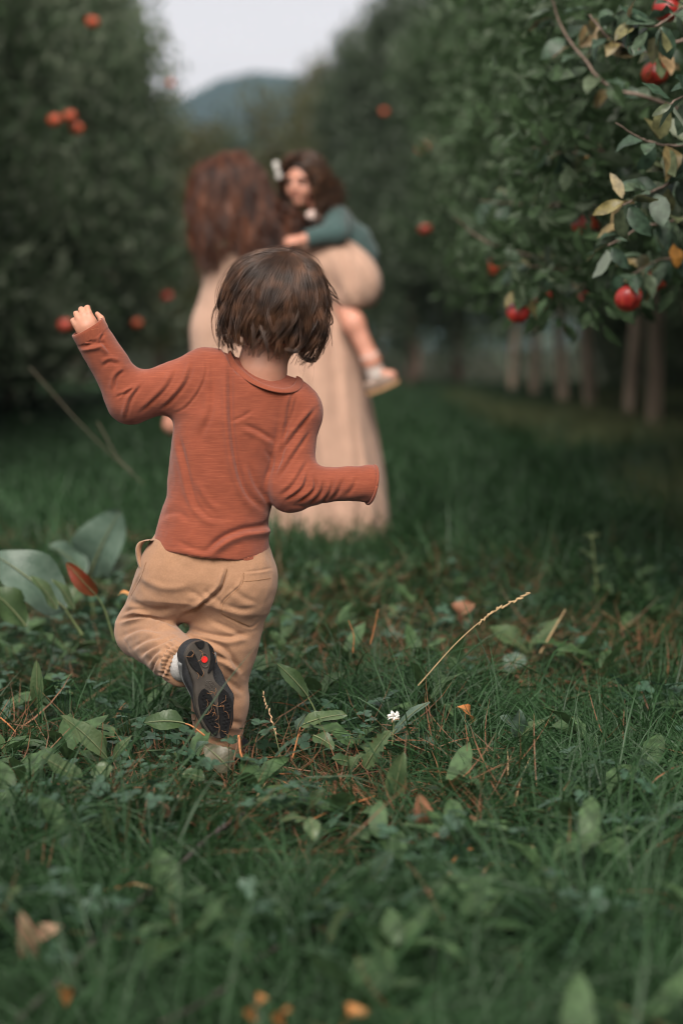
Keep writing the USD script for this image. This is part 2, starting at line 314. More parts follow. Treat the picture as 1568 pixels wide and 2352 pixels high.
# the trees that close the alley
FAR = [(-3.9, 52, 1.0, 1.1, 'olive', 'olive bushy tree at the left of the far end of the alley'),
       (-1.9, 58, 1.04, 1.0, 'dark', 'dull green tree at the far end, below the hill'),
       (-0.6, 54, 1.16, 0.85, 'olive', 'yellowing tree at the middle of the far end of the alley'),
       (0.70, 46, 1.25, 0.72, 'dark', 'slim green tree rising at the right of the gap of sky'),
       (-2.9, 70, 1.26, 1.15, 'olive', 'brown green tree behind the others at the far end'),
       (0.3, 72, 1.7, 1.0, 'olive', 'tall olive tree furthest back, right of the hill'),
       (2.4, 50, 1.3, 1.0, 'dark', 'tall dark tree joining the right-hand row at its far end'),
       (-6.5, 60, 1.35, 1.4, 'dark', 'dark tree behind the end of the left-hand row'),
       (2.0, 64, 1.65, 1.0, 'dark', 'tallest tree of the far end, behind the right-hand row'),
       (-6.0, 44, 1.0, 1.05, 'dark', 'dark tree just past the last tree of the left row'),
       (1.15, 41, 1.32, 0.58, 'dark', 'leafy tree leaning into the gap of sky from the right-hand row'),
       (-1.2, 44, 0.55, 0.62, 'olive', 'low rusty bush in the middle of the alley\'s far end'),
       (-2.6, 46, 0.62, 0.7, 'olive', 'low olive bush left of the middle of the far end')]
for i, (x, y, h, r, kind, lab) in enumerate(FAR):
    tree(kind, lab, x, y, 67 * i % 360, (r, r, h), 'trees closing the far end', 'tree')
# far-off wood behind everything
rngw = np.random.default_rng(9)
n = 3000
wx, wy = rngw.uniform(-95, 95, n), rngw.uniform(58, 150, n); far_ = (np.abs(wx) > 9) | (wy > 95); wx, wy = wx[far_], wy[far_]; n = len(wx)
wz = rngw.uniform(0, 1, n) ** 0.8 * (4.5 + 2.0 * (meshkit.noise(np.stack([wx / 9, wx * 0, wx * 0], -1), 3)))
V, F, o = [], [], 0
for i in range(n):
    v, f = spray_mesh(rngw, 14, 1.6, 0.75, 2); V.append(v + [wx[i], wy[i], wz[i]]); F.append(f + o); o += len(v)
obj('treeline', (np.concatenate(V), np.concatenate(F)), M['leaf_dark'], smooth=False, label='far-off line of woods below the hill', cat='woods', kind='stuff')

# the air
hz_ = trimesh.creation.box([7000, 3400, 460]); hz_.apply_translation([0, 1300, 230 - 2.0])
haze = usdkit.material(stage, '/World/Looks/haze', {'v': ('principled_volume', dict(color=(0.60, 0.76, 0.92), density=0.00018, anisotropy=0.2))}, [], volume='v.volume')
obj('haze', hz_, haze, smooth=False, kind='stuff')
# ------------------------------------------------------------------ grass
def blade(rng, L, wd, lean, az, bend, at, seg=5):
    """one grass blade: a ribbon, V-folded, arching over in direction az"""
    t = np.linspace(0, 1, seg + 1); th = lean + bend * t ** 1.3
    s = L / seg; r = np.cumsum(np.r_[0, np.sin(th[1:]) * s]); z = np.cumsum(np.r_[0, np.cos(th[1:]) * s])
    d = np.array([np.cos(az), np.sin(az), 0]); side = np.array([-np.sin(az), np.cos(az), 0])
    w = wd * 0.5 * (1 - t ** 2.2) * np.minimum(1, 0.55 + t * 2) + 0.0002
    twist = rng.normal(0, 0.5) * t
    mid = at + r[:, None] * d + z[:, None] * [0, 0, 1]
    nrm = -np.cos(th)[:, None] * d + np.sin(th)[:, None] * np.array([0, 0, 1.0])
    sd = np.cos(twist)[:, None] * side + np.sin(twist)[:, None] * nrm
    up = np.cross(sd, np.gradient(mid, axis=0)); up /= np.linalg.norm(up, axis=1, keepdims=True) + 1e-9
    v = np.concatenate([mid - sd * w[:, None] + up * 0.25 * w[:, None], mid, mid + sd * w[:, None] + up * 0.25 * w[:, None]])
    n = seg + 1; f = []
    for i in range(seg):
        for c in (0, 1):
            a = c * n + i; f += [[a, a + n, a + n + 1], [a, a + n + 1, a + 1]]
    return v, np.array(f)
def tuft(rng, n, spread, L, wd, lean, bend, seg=5, flow=None):
    V, F, o = [], [], 0
    a0 = rng.uniform(0, 2 * np.pi) if flow is None else flow
    for i in range(n):
        az = a0 + rng.normal(0, 1.15); rad = spread * rng.random() ** 0.6; pa = rng.uniform(0, 2 * np.pi)
        v, f = blade(rng, L * rng.uniform(0.55, 1.3), wd * rng.uniform(0.6, 1.4), abs(rng.normal(lean, 0.25)), az, rng.normal(bend, 0.45), np.array([np.cos(pa) * rad, np.sin(pa) * rad, -0.01]), seg)
        V.append(v); F.append(f + o); o += len(v)
    return np.concatenate(V), np.concatenate(F)
def clover(rng, n, spread):
    V, F, o = [], [], 0
    for i in range(n):
        pa, rad = rng.uniform(0, 2 * np.pi), spread * rng.random() ** 0.5
        h = rng.uniform(0.06, 0.13); s = rng.uniform(0.010, 0.017); at = np.array([np.cos(pa) * rad, np.sin(pa) * rad, h]); a0 = rng.uniform(0, 6.28); tl = rng.normal(0, 0.3, 2)
        for q in range(3):
            a = a0 + q * 2.094
            ring = [(0, 0)] + [(np.cos(b) * s * 0.62 + s * 0.72, np.sin(b) * s * 0.62) for b in np.linspace(-2.3, 2.3, 7)]
            r2 = np.array(ring); x = r2[:, 0] * np.cos(a) - r2[:, 1] * np.sin(a); y = r2[:, 0] * np.sin(a) + r2[:, 1] * np.cos(a)
            z = tl[0] * x + tl[1] * y + 0.25 * np.abs(r2[:, 1])
            V.append(np.stack([x, y, z], 1) + at); F.append(np.array([[0, j, j + 1] for j in range(1, 7)]) + o); o += 8
        st = tube(np.array([at * [1, 1, 0] * 0.7, at]), 0.0007, 3); V.append(st.vertices); F.append(st.faces + o); o += len(st.vertices)
    return np.concatenate(V), np.concatenate(F)
def broad(rng, n, L, wd, lean=0.9):
    """a small rosette of plain leaves"""
    V, F, o = [], [], 0
    from scipy.spatial.transform import Rotation
    for i in range(n):
        l = L * rng.uniform(0.6, 1.2); v, f = leaf_mesh(l, l * wd * rng.uniform(0.8, 1.2), rng.uniform(0.1, 0.5), rng.uniform(0.1, 0.4), rng, 5)
        m = Rotation.from_euler('xz', [rng.uniform(0.35, lean), i * 6.283 / n + rng.normal(0, 0.4)]).as_matrix()
        V.append(v @ m.T + [0, 0, 0.050]); F.append(f + o); o += len(v)
    return np.concatenate(V), np.concatenate(F)
def protos_under(path, meshes, mat, name):
    UsdGeom.Scope.Define(stage, path + '/kinds'); out = []
    for i, m in enumerate(meshes):
        p = path + '/kinds/' + name + ('_%03d' % i if i else ''); usdkit.mesh(stage, p, m, mat, smooth=True); out.append(p)
    return out
def scatter(rng, y0, y1, dens, clump=0.0, seed=0, pad=0.5):
    """points over the strip of ground that the picture shows, and a little beyond its sides"""
    ymid = np.linspace(y0, y1, 400); wid = 0.30 * ymid + 2 * pad; cdf = np.cumsum(wid); n = int(dens * (y1 - y0) * wid.mean())
    y = np.interp(rng.random(n) * cdf[-1], cdf, ymid); x = (rng.random(n) - 0.5) * (0.30 * y + 2 * pad)
    if clump:
        k = meshkit.fbm(np.stack([x * 2.2, y * 2.2, x * 0], -1), 3, seed); keep = rng.random(n) < np.clip((k - 0.5) * clump * 3 + 0.5, 0.02, 1)
        x, y = x[keep], y[keep]
    return np.stack([x, y, ground_z(x, y)], 1)
BOY_SPOT = np.array([-0.235, 4.86])
SPOTS = [(190, 1710, 4.6, .13), (375, 1655, 4.5, .09), (505, 1745, 4.45, .12), (680, 1590, 4.8, .07), (740, 1665, 4.75, .09), (870, 1730, 4.5, .13), (690, 1855, 4.0, .11), (1195, 1665, 4.85, .08), (1200, 1490, 5.9, .15), (240, 1890, 3.9, .08), (30, 2080, 3.25, .09),
         (870, 2000, 3.55, .09), (965, 1870, 3.85, .06), (90, 2150, 3.1, .08), (215, 1330, 6.9, .26), (70, 1370, 5.65, .2), (240, 1400, 5.6, .1), (86, 1590, 5.2, .06), (905, 1690, 4.6, .06), (1064, 1645, 4.9, .05)]
def height_at(p):
    """grass is taller in patches and low where the boy has trodden or a weed shades it"""
    k = 0.62 + 0.75 * meshkit.fbm(np.stack([p[:, 0] * 1.6, p[:, 1] * 1.3, p[:, 0] * 0], -1), 2, 21)
    d = np.hypot((p[:, 0] - BOY_SPOT[0]) / 0.30, (p[:, 1] - 4.70) / 0.40); k = k * np.clip(0.30 + 0.7 * (d - 0.4), 0.30, 1)
    for x, y, Y, r in SPOTS:
        c = W(x, y, Y); d = np.hypot((p[:, 0] - c[0]) / r, (p[:, 1] - c[1] + r * .5) / (r * 1.9)); k = k * np.clip(0.32 + 0.68 * (d - 0.55) / .7, 0.32, 1)
    return k
def grass_layer(name, meshes, mat, mesh_name, pts, sc, rng, **kw):
    idx = rng.integers(0, len(meshes), len(pts)); R = np.einsum('nij,njk->nik', rot_z(rng.uniform(0, 6.283, len(pts))), np.tile(np.eye(3), (len(pts), 1, 1)))
    return instancer(name, lambda path: protos_under(path, meshes, mat, mesh_name), idx, pts, R, sc, **kw)
rg = np.random.default_rng(5)
def patch(rng, half, tufts, n, seg, blades, Ls, wd, spread, clump_seed):
    """a square of turf: n tufts, taller and denser in clumps, leaning together"""
    V, F, o = [], [], 0
    for i in range(n):
        x, y = rng.uniform(-half, half, 2)
        k = 0.55 + 0.9 * float(meshkit.fbm(np.array([x * 3.1, y * 3.1, clump_seed * 3.7]), 2, clump_seed))
        if rng.random() > k: continue
        flow = 6.28 * float(meshkit.fbm(np.array([x * 2.3, y * 2.3, clump_seed * 1.3]), 2, clump_seed + 5)) * 2
        v, f = tuft(rng, blades, spread, Ls * rng.uniform(0.7, 1.3) * k, wd, rng.uniform(0.25, 0.8), rng.uniform(0.8, 1.7), seg, flow + rng.normal(0, 0.5))
        V.append(v + [x, y, 0]); F.append(f + o); o += len(v)
    return np.concatenate(V), np.concatenate(F)
def turf(name, patches, mesh_name, y0, y1, step, jit, pad, rng, mat, scale_fn=None, skip=0.0, **kw):
    P = []
    for y in np.arange(y0, y1, step):
        w = 0.15 * y + pad
        for x in np.arange(-w, w + step, step):
            if rng.random() >= skip: P.append((x + rng.uniform(-jit, jit), y + rng.uniform(-jit, jit)))
    P = np.array(P); z = ground_z(P[:, 0], P[:, 1]); pts = np.stack([P[:, 0], P[:, 1], z], 1)
    sc = np.ones((len(P), 3)); sc[:, 2] = scale_fn(pts) if scale_fn else rng.uniform(0.85, 1.15, len(P))
    return instancer(name, lambda path: protos_under(path, patches, mat, mesh_name), rng.integers(0, len(patches), len(P)), pts, rot_z(rng.uniform(0, 6.283, len(P))), sc, **kw)
def blades(rng, root, L, wd, az, lean, bend, seg):
    """many blades at once: ribbons folded along the middle, arching over in direction az"""
    n = len(root); t = np.linspace(0, 1, seg + 1)[None]
    th = lean[:, None] + bend[:, None] * t ** 1.25
    s = (L / seg)[:, None]
    r = np.cumsum(np.concatenate([np.zeros((n, 1)), np.sin(th[:, 1:]) * s], 1), 1); z = np.cumsum(np.concatenate([np.zeros((n, 1)), np.cos(th[:, 1:]) * s], 1), 1)
    wig = (rng.normal(0, 0.10, n) * L)[:, None] * t ** 2
    dx, dy = np.cos(az)[:, None], np.sin(az)[:, None]
    mid = np.stack([root[:, :1] + r * dx - wig * dy, root[:, 1:2] + r * dy + wig * dx, root[:, 2:3] + np.maximum(z, -0.02)], -1)
    tw = rng.normal(0, 0.7, n)[:, None] * t + rng.normal(0, 0.35, n)[:, None]
    side = np.stack([-dy + 0 * t, dx + 0 * t, 0 * t + 0 * dx], -1)
    nrm = np.stack([-np.cos(th) * dx, -np.cos(th) * dy, np.sin(th)], -1)
    sd = np.cos(tw)[..., None] * side + np.sin(tw)[..., None] * nrm
    up = np.cos(tw)[..., None] * nrm - np.sin(tw)[..., None] * side
    w = (wd[:, None] * 0.5 * (1 - t ** 2.4) * np.minimum(1, 0.6 + 2 * t) + 0.00015)[..., None]
    V = np.stack([mid - sd * w + up * w * 0.3, mid, mid + sd * w + up * w * 0.3], 1).reshape(n, -1, 3)
    m = seg + 1; f = []
    for i in range(seg):
        for c in (0, 1):
            q = c * m + i; f += [[q, q + m, q + m + 1], [q, q + m + 1, q + 1]]
    F = (np.array(f)[None] + (np.arange(n) * 3 * m)[:, None, None]).reshape(-1, 3)
    return V.reshape(-1, 3), F
def strip_points(rng, y0, y1, dens, pad):
    ymid = np.linspace(y0, y1, 400); wid = 0.29 * ymid + 2 * pad; cdf = np.cumsum(wid); n = int(dens * (y1 - y0) * wid.mean())
    y = np.interp(rng.random(n) * cdf[-1], cdf, ymid); x = (rng.random(n) - 0.5) * (0.29 * y + 2 * pad)
    return np.stack([x, y], 1)
def grass_mesh(rng, y0, y1, tussocks, per, loose, seg, pad, wide=1.0):
    """tussocks whose blades arch outwards, and loose blades between them"""
    c = strip_points(rng, y0, y1, tussocks, pad); n = len(c)
    k = np.clip(rng.normal(per, per * 0.45, n).astype(int), 8, None); own = np.repeat(np.arange(n), k); m = len(own)
    vig = np.clip(rng.normal(1, 0.22, n), 0.5, 1.6)[own]                  # how vigorous the tussock is
    flow = (6.283 * 2 * meshkit.fbm(np.stack([c[:, 0] * 0.9, c[:, 1] * 0.9, 0 * c[:, 0]], -1), 2, 8))[own]
    pa = rng.uniform(0, 6.283, m); rad = 0.045 * rng.random(m) ** 0.6 * vig
    az = np.arctan2(np.sin(pa) + 0.9 * np.sin(flow), np.cos(pa) + 0.9 * np.cos(flow)) + rng.normal(0, 0.45, m)
    xy = c[own] + np.stack([np.cos(pa), np.sin(pa)], 1) * rad[:, None]
    L = 0.18 * vig * rng.uniform(0.5, 1.45, m); wd = 0.0034 * rng.uniform(0.55, 1.5, m) * vig ** 0.5 * wide
    lean = np.abs(rng.normal(0.38, 0.28, m)) + rad * 7; bend = rng.normal(1.45, 0.55, m)
    l2 = strip_points(rng, y0, y1, loose, pad); q = len(l2)
    xy = np.vstack([xy, l2]); L = np.r_[L, rng.uniform(0.07, 0.24, q)]; wd = np.r_[wd, rng.uniform(0.0018, 0.0042, q) * wide]
    az = np.r_[az, rng.uniform(0, 6.283, q)]; lean = np.r_[lean, np.abs(rng.normal(0.6, 0.4, q))]; bend = np.r_[bend, rng.normal(1.1, 0.6, q)]
    root = np.column_stack([xy, ground_z(xy[:, 0], xy[:, 1]) - 0.005])
    L = L * height_at(root)
    return blades(rng, root, L, wd, az, lean, bend, seg)
V1, F1 = grass_mesh(rg, 2.3, 6.0, 95, 66, 3200, 5, 0.22)
V2, F2 = grass_mesh(rg, 6.0, 9.0, 75, 40, 900, 3, 0.3, 1.35)
obj('grass', (np.vstack([V1, V2]), np.vstack([F1, F2 + len(V1)])), M['grass'], smooth=False, label='long matted green grass of the orchard alley', cat='grass', kind='stuff')
P2 = [patch(rg, 0.55, 0, 85, 3, 26, 0.22, 0.0085, 0.13, 20 + s) for s in range(5)]
turf('grass', P2, 'turf_patch', 8.7, 46, 0.75, 0.15, 1.6, rg, M['grass'], label='blurred grass of the alley from the woman onwards', cat='grass', kind='stuff')
side_pts = np.array([(x, y) for y in np.arange(-1, 9, .7) for x in np.arange(-6, 6.1, .7) if abs(x) > .145 * max(y, 0) + (.75 if y > 2 else -1)]) + rg.uniform(-.12, .12, (1, 2))
side_pts = np.column_stack([side_pts, ground_z(side_pts[:, 0], side_pts[:, 1])])
grass_layer('grass', P2[:3], M['grass'], 'turf_patch', side_pts, rg.uniform(.7, .95, len(side_pts)), rg, label='grass at either side of the alley and behind the viewer', cat='grass', kind='stuff')
# dry straw: single lying blades, in mats
def straw_mesh(rng, y0, y1, dens, pad):
    p = strip_points(rng, y0, y1, dens, pad); k = meshkit.fbm(np.stack([p[:, 0] * 2.0, p[:, 1] * 1.5, 0 * p[:, 0]], -1), 3, 61)
    p = p[rng.random(len(p)) < np.clip((k - 0.47) * 9, 0.05, 1)]; n = len(p)
    root = np.column_stack([p, ground_z(p[:, 0], p[:, 1]) + rng.uniform(0, 0.085, n) * height_at(np.column_stack([p, p[:, 0]]))])
    return blades(rng, root, rng.uniform(0.05, 0.20, n), rng.uniform(0.0014, 0.0034, n), rng.uniform(0, 6.283, n), np.clip(rng.normal(1.35, 0.3, n), 0.2, 1.7), rng.normal(0.1, 0.5, n), 4)
VS, FS = straw_mesh(rg, 2.3, 9.5, 1250, 0.3)
obj('dry_grass', (VS, FS), M['straw'], smooth=False, label='dry orange straw lying in mats among the green grass', cat='dry grass', kind='stuff')
# taller faded grass along the foot of the right-hand row
n_ = 2600; ex = rg.uniform(1.5, 4.4, n_); ey = rg.uniform(6.5, 34, n_); k_ = meshkit.fbm(np.stack([ex * .8, ey * .5, 0 * ex], -1), 2, 71); ok_ = k_ > .45; ex, ey = ex[ok_], ey[ok_]; own_ = np.repeat(np.arange(len(ex)), 22); m_ = len(own_)
rt = np.column_stack([ex[own_] + rg.normal(0, .09, m_), ey[own_] + rg.normal(0, .09, m_), np.zeros(m_)]); rt[:, 2] = ground_z(rt[:, 0], rt[:, 1])
VE, FE = blades(rg, rt, rg.uniform(.15, .42, m_), rg.uniform(.004, .008, m_), rg.uniform(0, 6.28, m_), np.abs(rg.normal(.3, .25, m_)), rg.normal(.9, .5, m_), 3)
obj('dry_grass', (VE, FE), M['straw_dull'], smooth=False, label='faded brown grass along the foot of the right-hand trees', cat='dry grass', kind='stuff')
turf('clover', [clover(rg, 26, 0.14) for _ in range(5)], 'clover_patch', 2.2, 8.6, 0.33, 0.16, 0.5, rg, M['clover'], None, 0.5, label='low clover leaves between the grass blades', cat='clover', kind='stuff')
turf('ground_cover', [broad(rg, 5, 0.105, 0.46, 1.0) for _ in range(8)], 'weed_rosette', 2.4, 8.6, 0.25, 0.13, 0.5, rg, M['weed_mix'], lambda p: rg.uniform(1.0, 1.6, len(p)), 0.35, label='small broad-leaved weeds scattered through the grass', cat='weeds', kind='stuff')
# ------------------------------------------------------------------ bodies and clothes: smooth distance fields turned into meshes
def s_cap(p, a, b, ra, rb):
    a, b = np.asarray(a, float), np.asarray(b, float); ba = b - a
    h = np.clip(((p - a) @ ba) / (ba @ ba + 1e-12), 0, 1)
    return np.linalg.norm(p - a - h[:, None] * ba, axis=1) - (ra + (rb - ra) * h)
def s_chain(p, pts, radii, k=0.012):
    d = None
    for a, b, ra, rb in zip(pts[:-1], pts[1:], radii[:-1], radii[1:]):
        e = s_cap(p, a, b, ra, rb); d = e if d is None else smin(d, e, k)
    return d
def s_ell(p, c, r, R=None):
    q = p - np.asarray(c, float)
    if R is not None: q = q @ R
    r = np.asarray(r, float); k0 = np.linalg.norm(q / r, axis=1); k1 = np.linalg.norm(q / r ** 2, axis=1)
    return k0 * (k0 - 1) / np.maximum(k1, 1e-9)
def smin(a, b, k):
    h = np.maximum(k - np.abs(a - b), 0) / k
    return np.minimum(a, b) - h * h * k * 0.25
def smax(a, b, k): return -smin(-a, -b, k)
def s_sections(p, centers, hw, hd, perp, depth, pw=2.3, caps=True):
    """a trunk of elliptic sections: centers along an axis, half width hw along perp, half depth hd along depth"""
    C = np.asarray(centers, float); ax = C[-1] - C[0]; L = np.linalg.norm(ax); ax /= L
    sC = (C - C[0]) @ ax; s = (p - C[0]) @ ax; sc = np.clip(s, sC[0], sC[-1])
    c = np.stack([np.interp(sc, sC, C[:, i]) for i in range(3)], 1); q = p - c
    w, d = np.interp(sc, sC, hw), np.interp(sc, sC, hd)
    r = ((np.abs(q @ perp) / w) ** pw + (np.abs(q @ depth) / d) ** pw) ** (1 / pw)
    e = (r - 1) * np.minimum(w, d)
    return np.maximum(e, np.maximum(sC[0] - s, s - sC[-1])) if caps else e
def sdf_mesh(fn, lo, hi, res):
    """surface nets of fn(points) over a box; fine samples only near the surface"""
    lo, hi = np.asarray(lo, float), np.asarray(hi, float); Kc = 4
    nc = np.ceil((hi - lo) / (res * Kc)).astype(int) + 1
    ax = [lo[i] + np.arange(nc[i]) * res * Kc for i in range(3)]
    P = np.stack(np.meshgrid(*ax, indexing='ij'), -1)
    Dc = fn((P + res * (Kc - 1) / 2).reshape(-1, 3)).reshape(nc)
    n = nc * Kc; D = np.repeat(np.repeat(np.repeat(Dc, Kc, 0), Kc, 1), Kc, 2).astype(np.float32)
    ci = np.argwhere(np.abs(Dc) < res * Kc * 1.9)
    off = np.stack(np.meshgrid(*[np.arange(Kc)] * 3, indexing='ij'), -1).reshape(-1, 3)
    fi = (ci[:, None] * Kc + off[None]).reshape(-1, 3)
    D[tuple(fi.T)] = fn(lo + fi * res)
    S = D < 0
    cnt = np.zeros(n - 1, np.int8)
    for o in np.ndindex(2, 2, 2): cnt += S[o[0]:o[0] + n[0] - 1, o[1]:o[1] + n[1] - 1, o[2]:o[2] + n[2] - 1]
    cell = np.argwhere((cnt > 0) & (cnt < 8)); vid = np.full(n - 1, -1, np.int64); vid[tuple(cell.T)] = np.arange(len(cell))
    acc, num = np.zeros((len(cell), 3)), np.zeros(len(cell))
    for axis in range(3):
        for o in np.ndindex(2, 2):
            a = np.zeros(3, int); a[[i for i in range(3) if i != axis]] = o; b = a.copy(); b[axis] = 1
            da, db = D[tuple((cell + a).T)], D[tuple((cell + b).T)]; m = (da < 0) != (db < 0)
            t = np.where(m, da / np.where(m, da - db, 1), 0); acc += np.where(m[:, None], a + t[:, None] * (b - a), 0); num += m
    V = lo + (cell + acc / num[:, None]) * res; F = []
    for axis in range(3):
        sl = [slice(1, -1)] * 3; sl[axis] = slice(0, -1); sh = list(sl); sh[axis] = slice(1, None)
        A, Bq = S[tuple(sl)], S[tuple(sh)]; e = np.argwhere(A != Bq); flip = A[tuple(e.T)]
        base = e + 1; base[:, axis] -= 1
        u, w = [i for i in range(3) if i != axis]; du, dw = np.eye(3, dtype=int)[u], np.eye(3, dtype=int)[w]
        q = np.stack([vid[tuple((base - du - dw).T)], vid[tuple((base - dw).T)], vid[tuple(base.T)], vid[tuple((base - du).T)]], 1)
        if axis == 1: flip = ~flip
        q[~flip] = q[~flip][:, ::-1]; F.append(q)
    q = np.vstack(F); q = q[(q >= 0).all(1)]
    return trimesh.Trimesh(V, np.vstack([q[:, [0, 1, 2]], q[:, [0, 2, 3]]]), process=False)
def relax(m, n=2):
    """Taubin smoothing"""
    from scipy.sparse import coo_matrix, diags
    f = m.faces; N = len(m.vertices); e = np.vstack([f[:, [0, 1]], f[:, [1, 2]], f[:, [2, 0]]]); e = np.vstack([e, e[:, ::-1]])
    A = coo_matrix((np.ones(len(e)), (e[:, 0], e[:, 1])), shape=(N, N)).tocsr(); A.data[:] = 1
    Lp = diags(1 / np.maximum(np.asarray(A.sum(1)).ravel(), 1)) @ A; v = np.array(m.vertices)
    for i in range(n):
        v = v + 0.5 * (Lp @ v - v); v = v - 0.52 * (Lp @ v - v)
    return trimesh.Trimesh(v, f, process=False)
def vnorm(m):
    v, f = np.asarray(m.vertices), np.asarray(m.faces); fn = np.cross(v[f[:, 1]] - v[f[:, 0]], v[f[:, 2]] - v[f[:, 0]]); n = np.zeros_like(v)
    for k in range(3): n += np.stack([np.bincount(f[:, k], fn[:, i], len(v)) for i in range(3)], 1)
    return n / (np.linalg.norm(n, axis=1, keepdims=True) + 1e-12)
def near_only(fn, c, rad):
    """fn only within rad of c; elsewhere the distance to that ball"""
    c = np.asarray(c, float)
    def g(p):
        d = np.linalg.norm(p - c, axis=1) - rad * 0.72; m = d < rad * 0.28
        if m.any(): d[m] = fn(p[m])
        return d
    return g
def to_px(v): return np.stack([CX + v[:, 0] * FPX / v[:, 1], HY - (v[:, 2] - EYE) * FPX / v[:, 1]], 1)
def poly_dist(p, line):
    """distance of 2-D points to a polyline, and the place along it (0..1)"""
    line = np.asarray(line, float); best, at = np.full(len(p), 1e9), np.zeros(len(p))
    seg = np.linalg.norm(np.diff(line, axis=0), axis=1); cum = np.r_[0, np.cumsum(seg)]
    for i in range(len(line) - 1):
        a, ba = line[i], line[i + 1] - line[i]; h = np.clip(((p - a) @ ba) / (ba @ ba + 1e-9), 0, 1)
        q = p - a - h[:, None] * ba; d = np.hypot(q[:, 0], q[:, 1]); sgn = np.sign(ba[0] * q[:, 1] - ba[1] * q[:, 0])
        m = d < np.abs(best); best = np.where(m, d * np.where(sgn == 0, 1, sgn), best); at = np.where(m, (cum[i] + h * seg[i]) / cum[-1], at)
    return best, at
def folds(m, lines, side=-1):
    """creases pressed into the side of a garment that faces the camera's way: (points, width, height in mm, asymmetry)"""
    n = vnorm(m); v = np.array(m.vertices); px = to_px(v); face = np.clip(-n[:, 1] * 1.6 + 0.35, 0, 1); d = np.zeros(len(v))
    for pts, width, amp, asym in lines:
        L = spline(np.column_stack([pts, np.zeros(len(pts))]), 6 * len(pts))[:, :2]
        w6 = width * 6; sel = (px[:, 0] > L[:, 0].min() - w6) & (px[:, 0] < L[:, 0].max() + w6) & (px[:, 1] > L[:, 1].min() - w6) & (px[:, 1] < L[:, 1].max() + w6) & (face > 0)
        dist, at = poly_dist(px[sel], L); env = np.clip(np.sin(np.pi * np.clip(at, 0.02, 0.98)) * 1.6, 0, 1) * (np.abs(dist) < width * 6)
        s = dist / width
        d[sel] += 0.001 * amp * env * (np.exp(-s * s) - asym * np.exp(-((s - 1.9) / 1.35) ** 2))
    return trimesh.Trimesh(v + n * (d * face)[:, None], m.faces, process=False)
def on_surface(m, line, step, lift=0.0006):
    """points on the camera side of a mesh under a polyline drawn in the picture"""
    v, n = np.array(m.vertices), vnorm(m); ok = n[:, 1] < 0.15; t = cKDTree(to_px(v[ok]))
    L = np.asarray(line, float); seg = np.r_[0, np.cumsum(np.linalg.norm(np.diff(L, axis=0), axis=1))]
    s = np.arange(0, seg[-1], step); q = np.stack([np.interp(s, seg, L[:, 0]), np.interp(s, seg, L[:, 1])], 1)
    dd, idx = t.query(q, k=6); cand = v[ok][idx]; pick = idx[np.arange(len(q)), np.argmin(cand[:, :, 1], 1)]
    w = 1 / (dd + 0.3); w /= w.sum(1, keepdims=True); near = np.abs(cand[:, :, 1] - v[ok][pick][:, None, 1]) < 0.02
    w = w * near; w /= w.sum(1, keepdims=True); pos = (cand * w[..., None]).sum(1)
    return pos + n[ok][pick] * lift, n[ok][pick]
def crumple(m, amp, freq, seed):
    v = np.array(m.vertices); return trimesh.Trimesh(v + vnorm(m) * (amp * (meshkit.fbm(v * freq, 2, seed) - .5))[:, None], m.faces, process=False)
def stitches(m, line, step=4.0, r=0.0007, frac=0.55, lift=0.0005):
    p, n = on_surface(m, line, step, lift); ms = []
    for a, b in zip(p[:-1], p[1:]):
        if np.linalg.norm(b - a) < 0.03: ms.append(tube([a, a + (b - a) * frac], r, 4))
    return cat(ms)
def rot_frame(fwd, up):
    """columns: right, forward, up"""
    f = np.asarray(fwd, float); f /= np.linalg.norm(f); u = np.asarray(up, float); u = u - f * (u @ f); u /= np.linalg.norm(u)
    return np.stack([np.cross(f, u), f, u], 1)
def s_head(p, c, R, s):
    """head of half height s: skull, jaw, brow, nose, lips, ears; local x right, y face, z up"""
    q = (p - np.asarray(c)) @ R / s
    d = s_ell(q, (0, -.08, .24), (.72, .86, .74)); d = smin(d, s_ell(q, (0, .26, -.28), (.56, .52, .66)), .25)
    d = smin(d, s_ell(q, (0, .55, -.80), (.22, .2, .17)), .2)
    for sx in (-1, 1):
        d = smin(d, s_ell(q, (sx * .3, .52, -.32), (.24, .24, .26)), .2)
        d = smin(d, s_ell(q, (sx * .30, .70, .22), (.24, .1, .08)), .12)
        d = smax(d, -s_ell(q, (sx * .29, .87, .06), (.17, .13, .10)), .10)
        e = s_ell(q, (sx * .71, -.04, -.10), (.09, .20, .27)); e = smax(e, -s_ell(q, (sx * .80, .0, -.08), (.06, .11, .16)), .05); d = smin(d, e, .06)
    d = smin(d, s_cap(q, (0, .76, .10), (0, .92, -.20), .07, .10), .10); d = smin(d, s_ell(q, (.08, .84, -.23), (.07, .07, .06)), .06); d = smin(d, s_ell(q, (-.08, .84, -.23), (.07, .07, .06)), .06)
    d = smin(d, s_ell(q, (0, .765, -.46), (.19, .06, .045)), .05); d = smin(d, s_ell(q, (0, .755, -.555), (.16, .06, .05)), .05)
    d = smax(d, -s_ell(q, (0, .84, -.507), (.18, .05, .012)), .03)
    return d * s
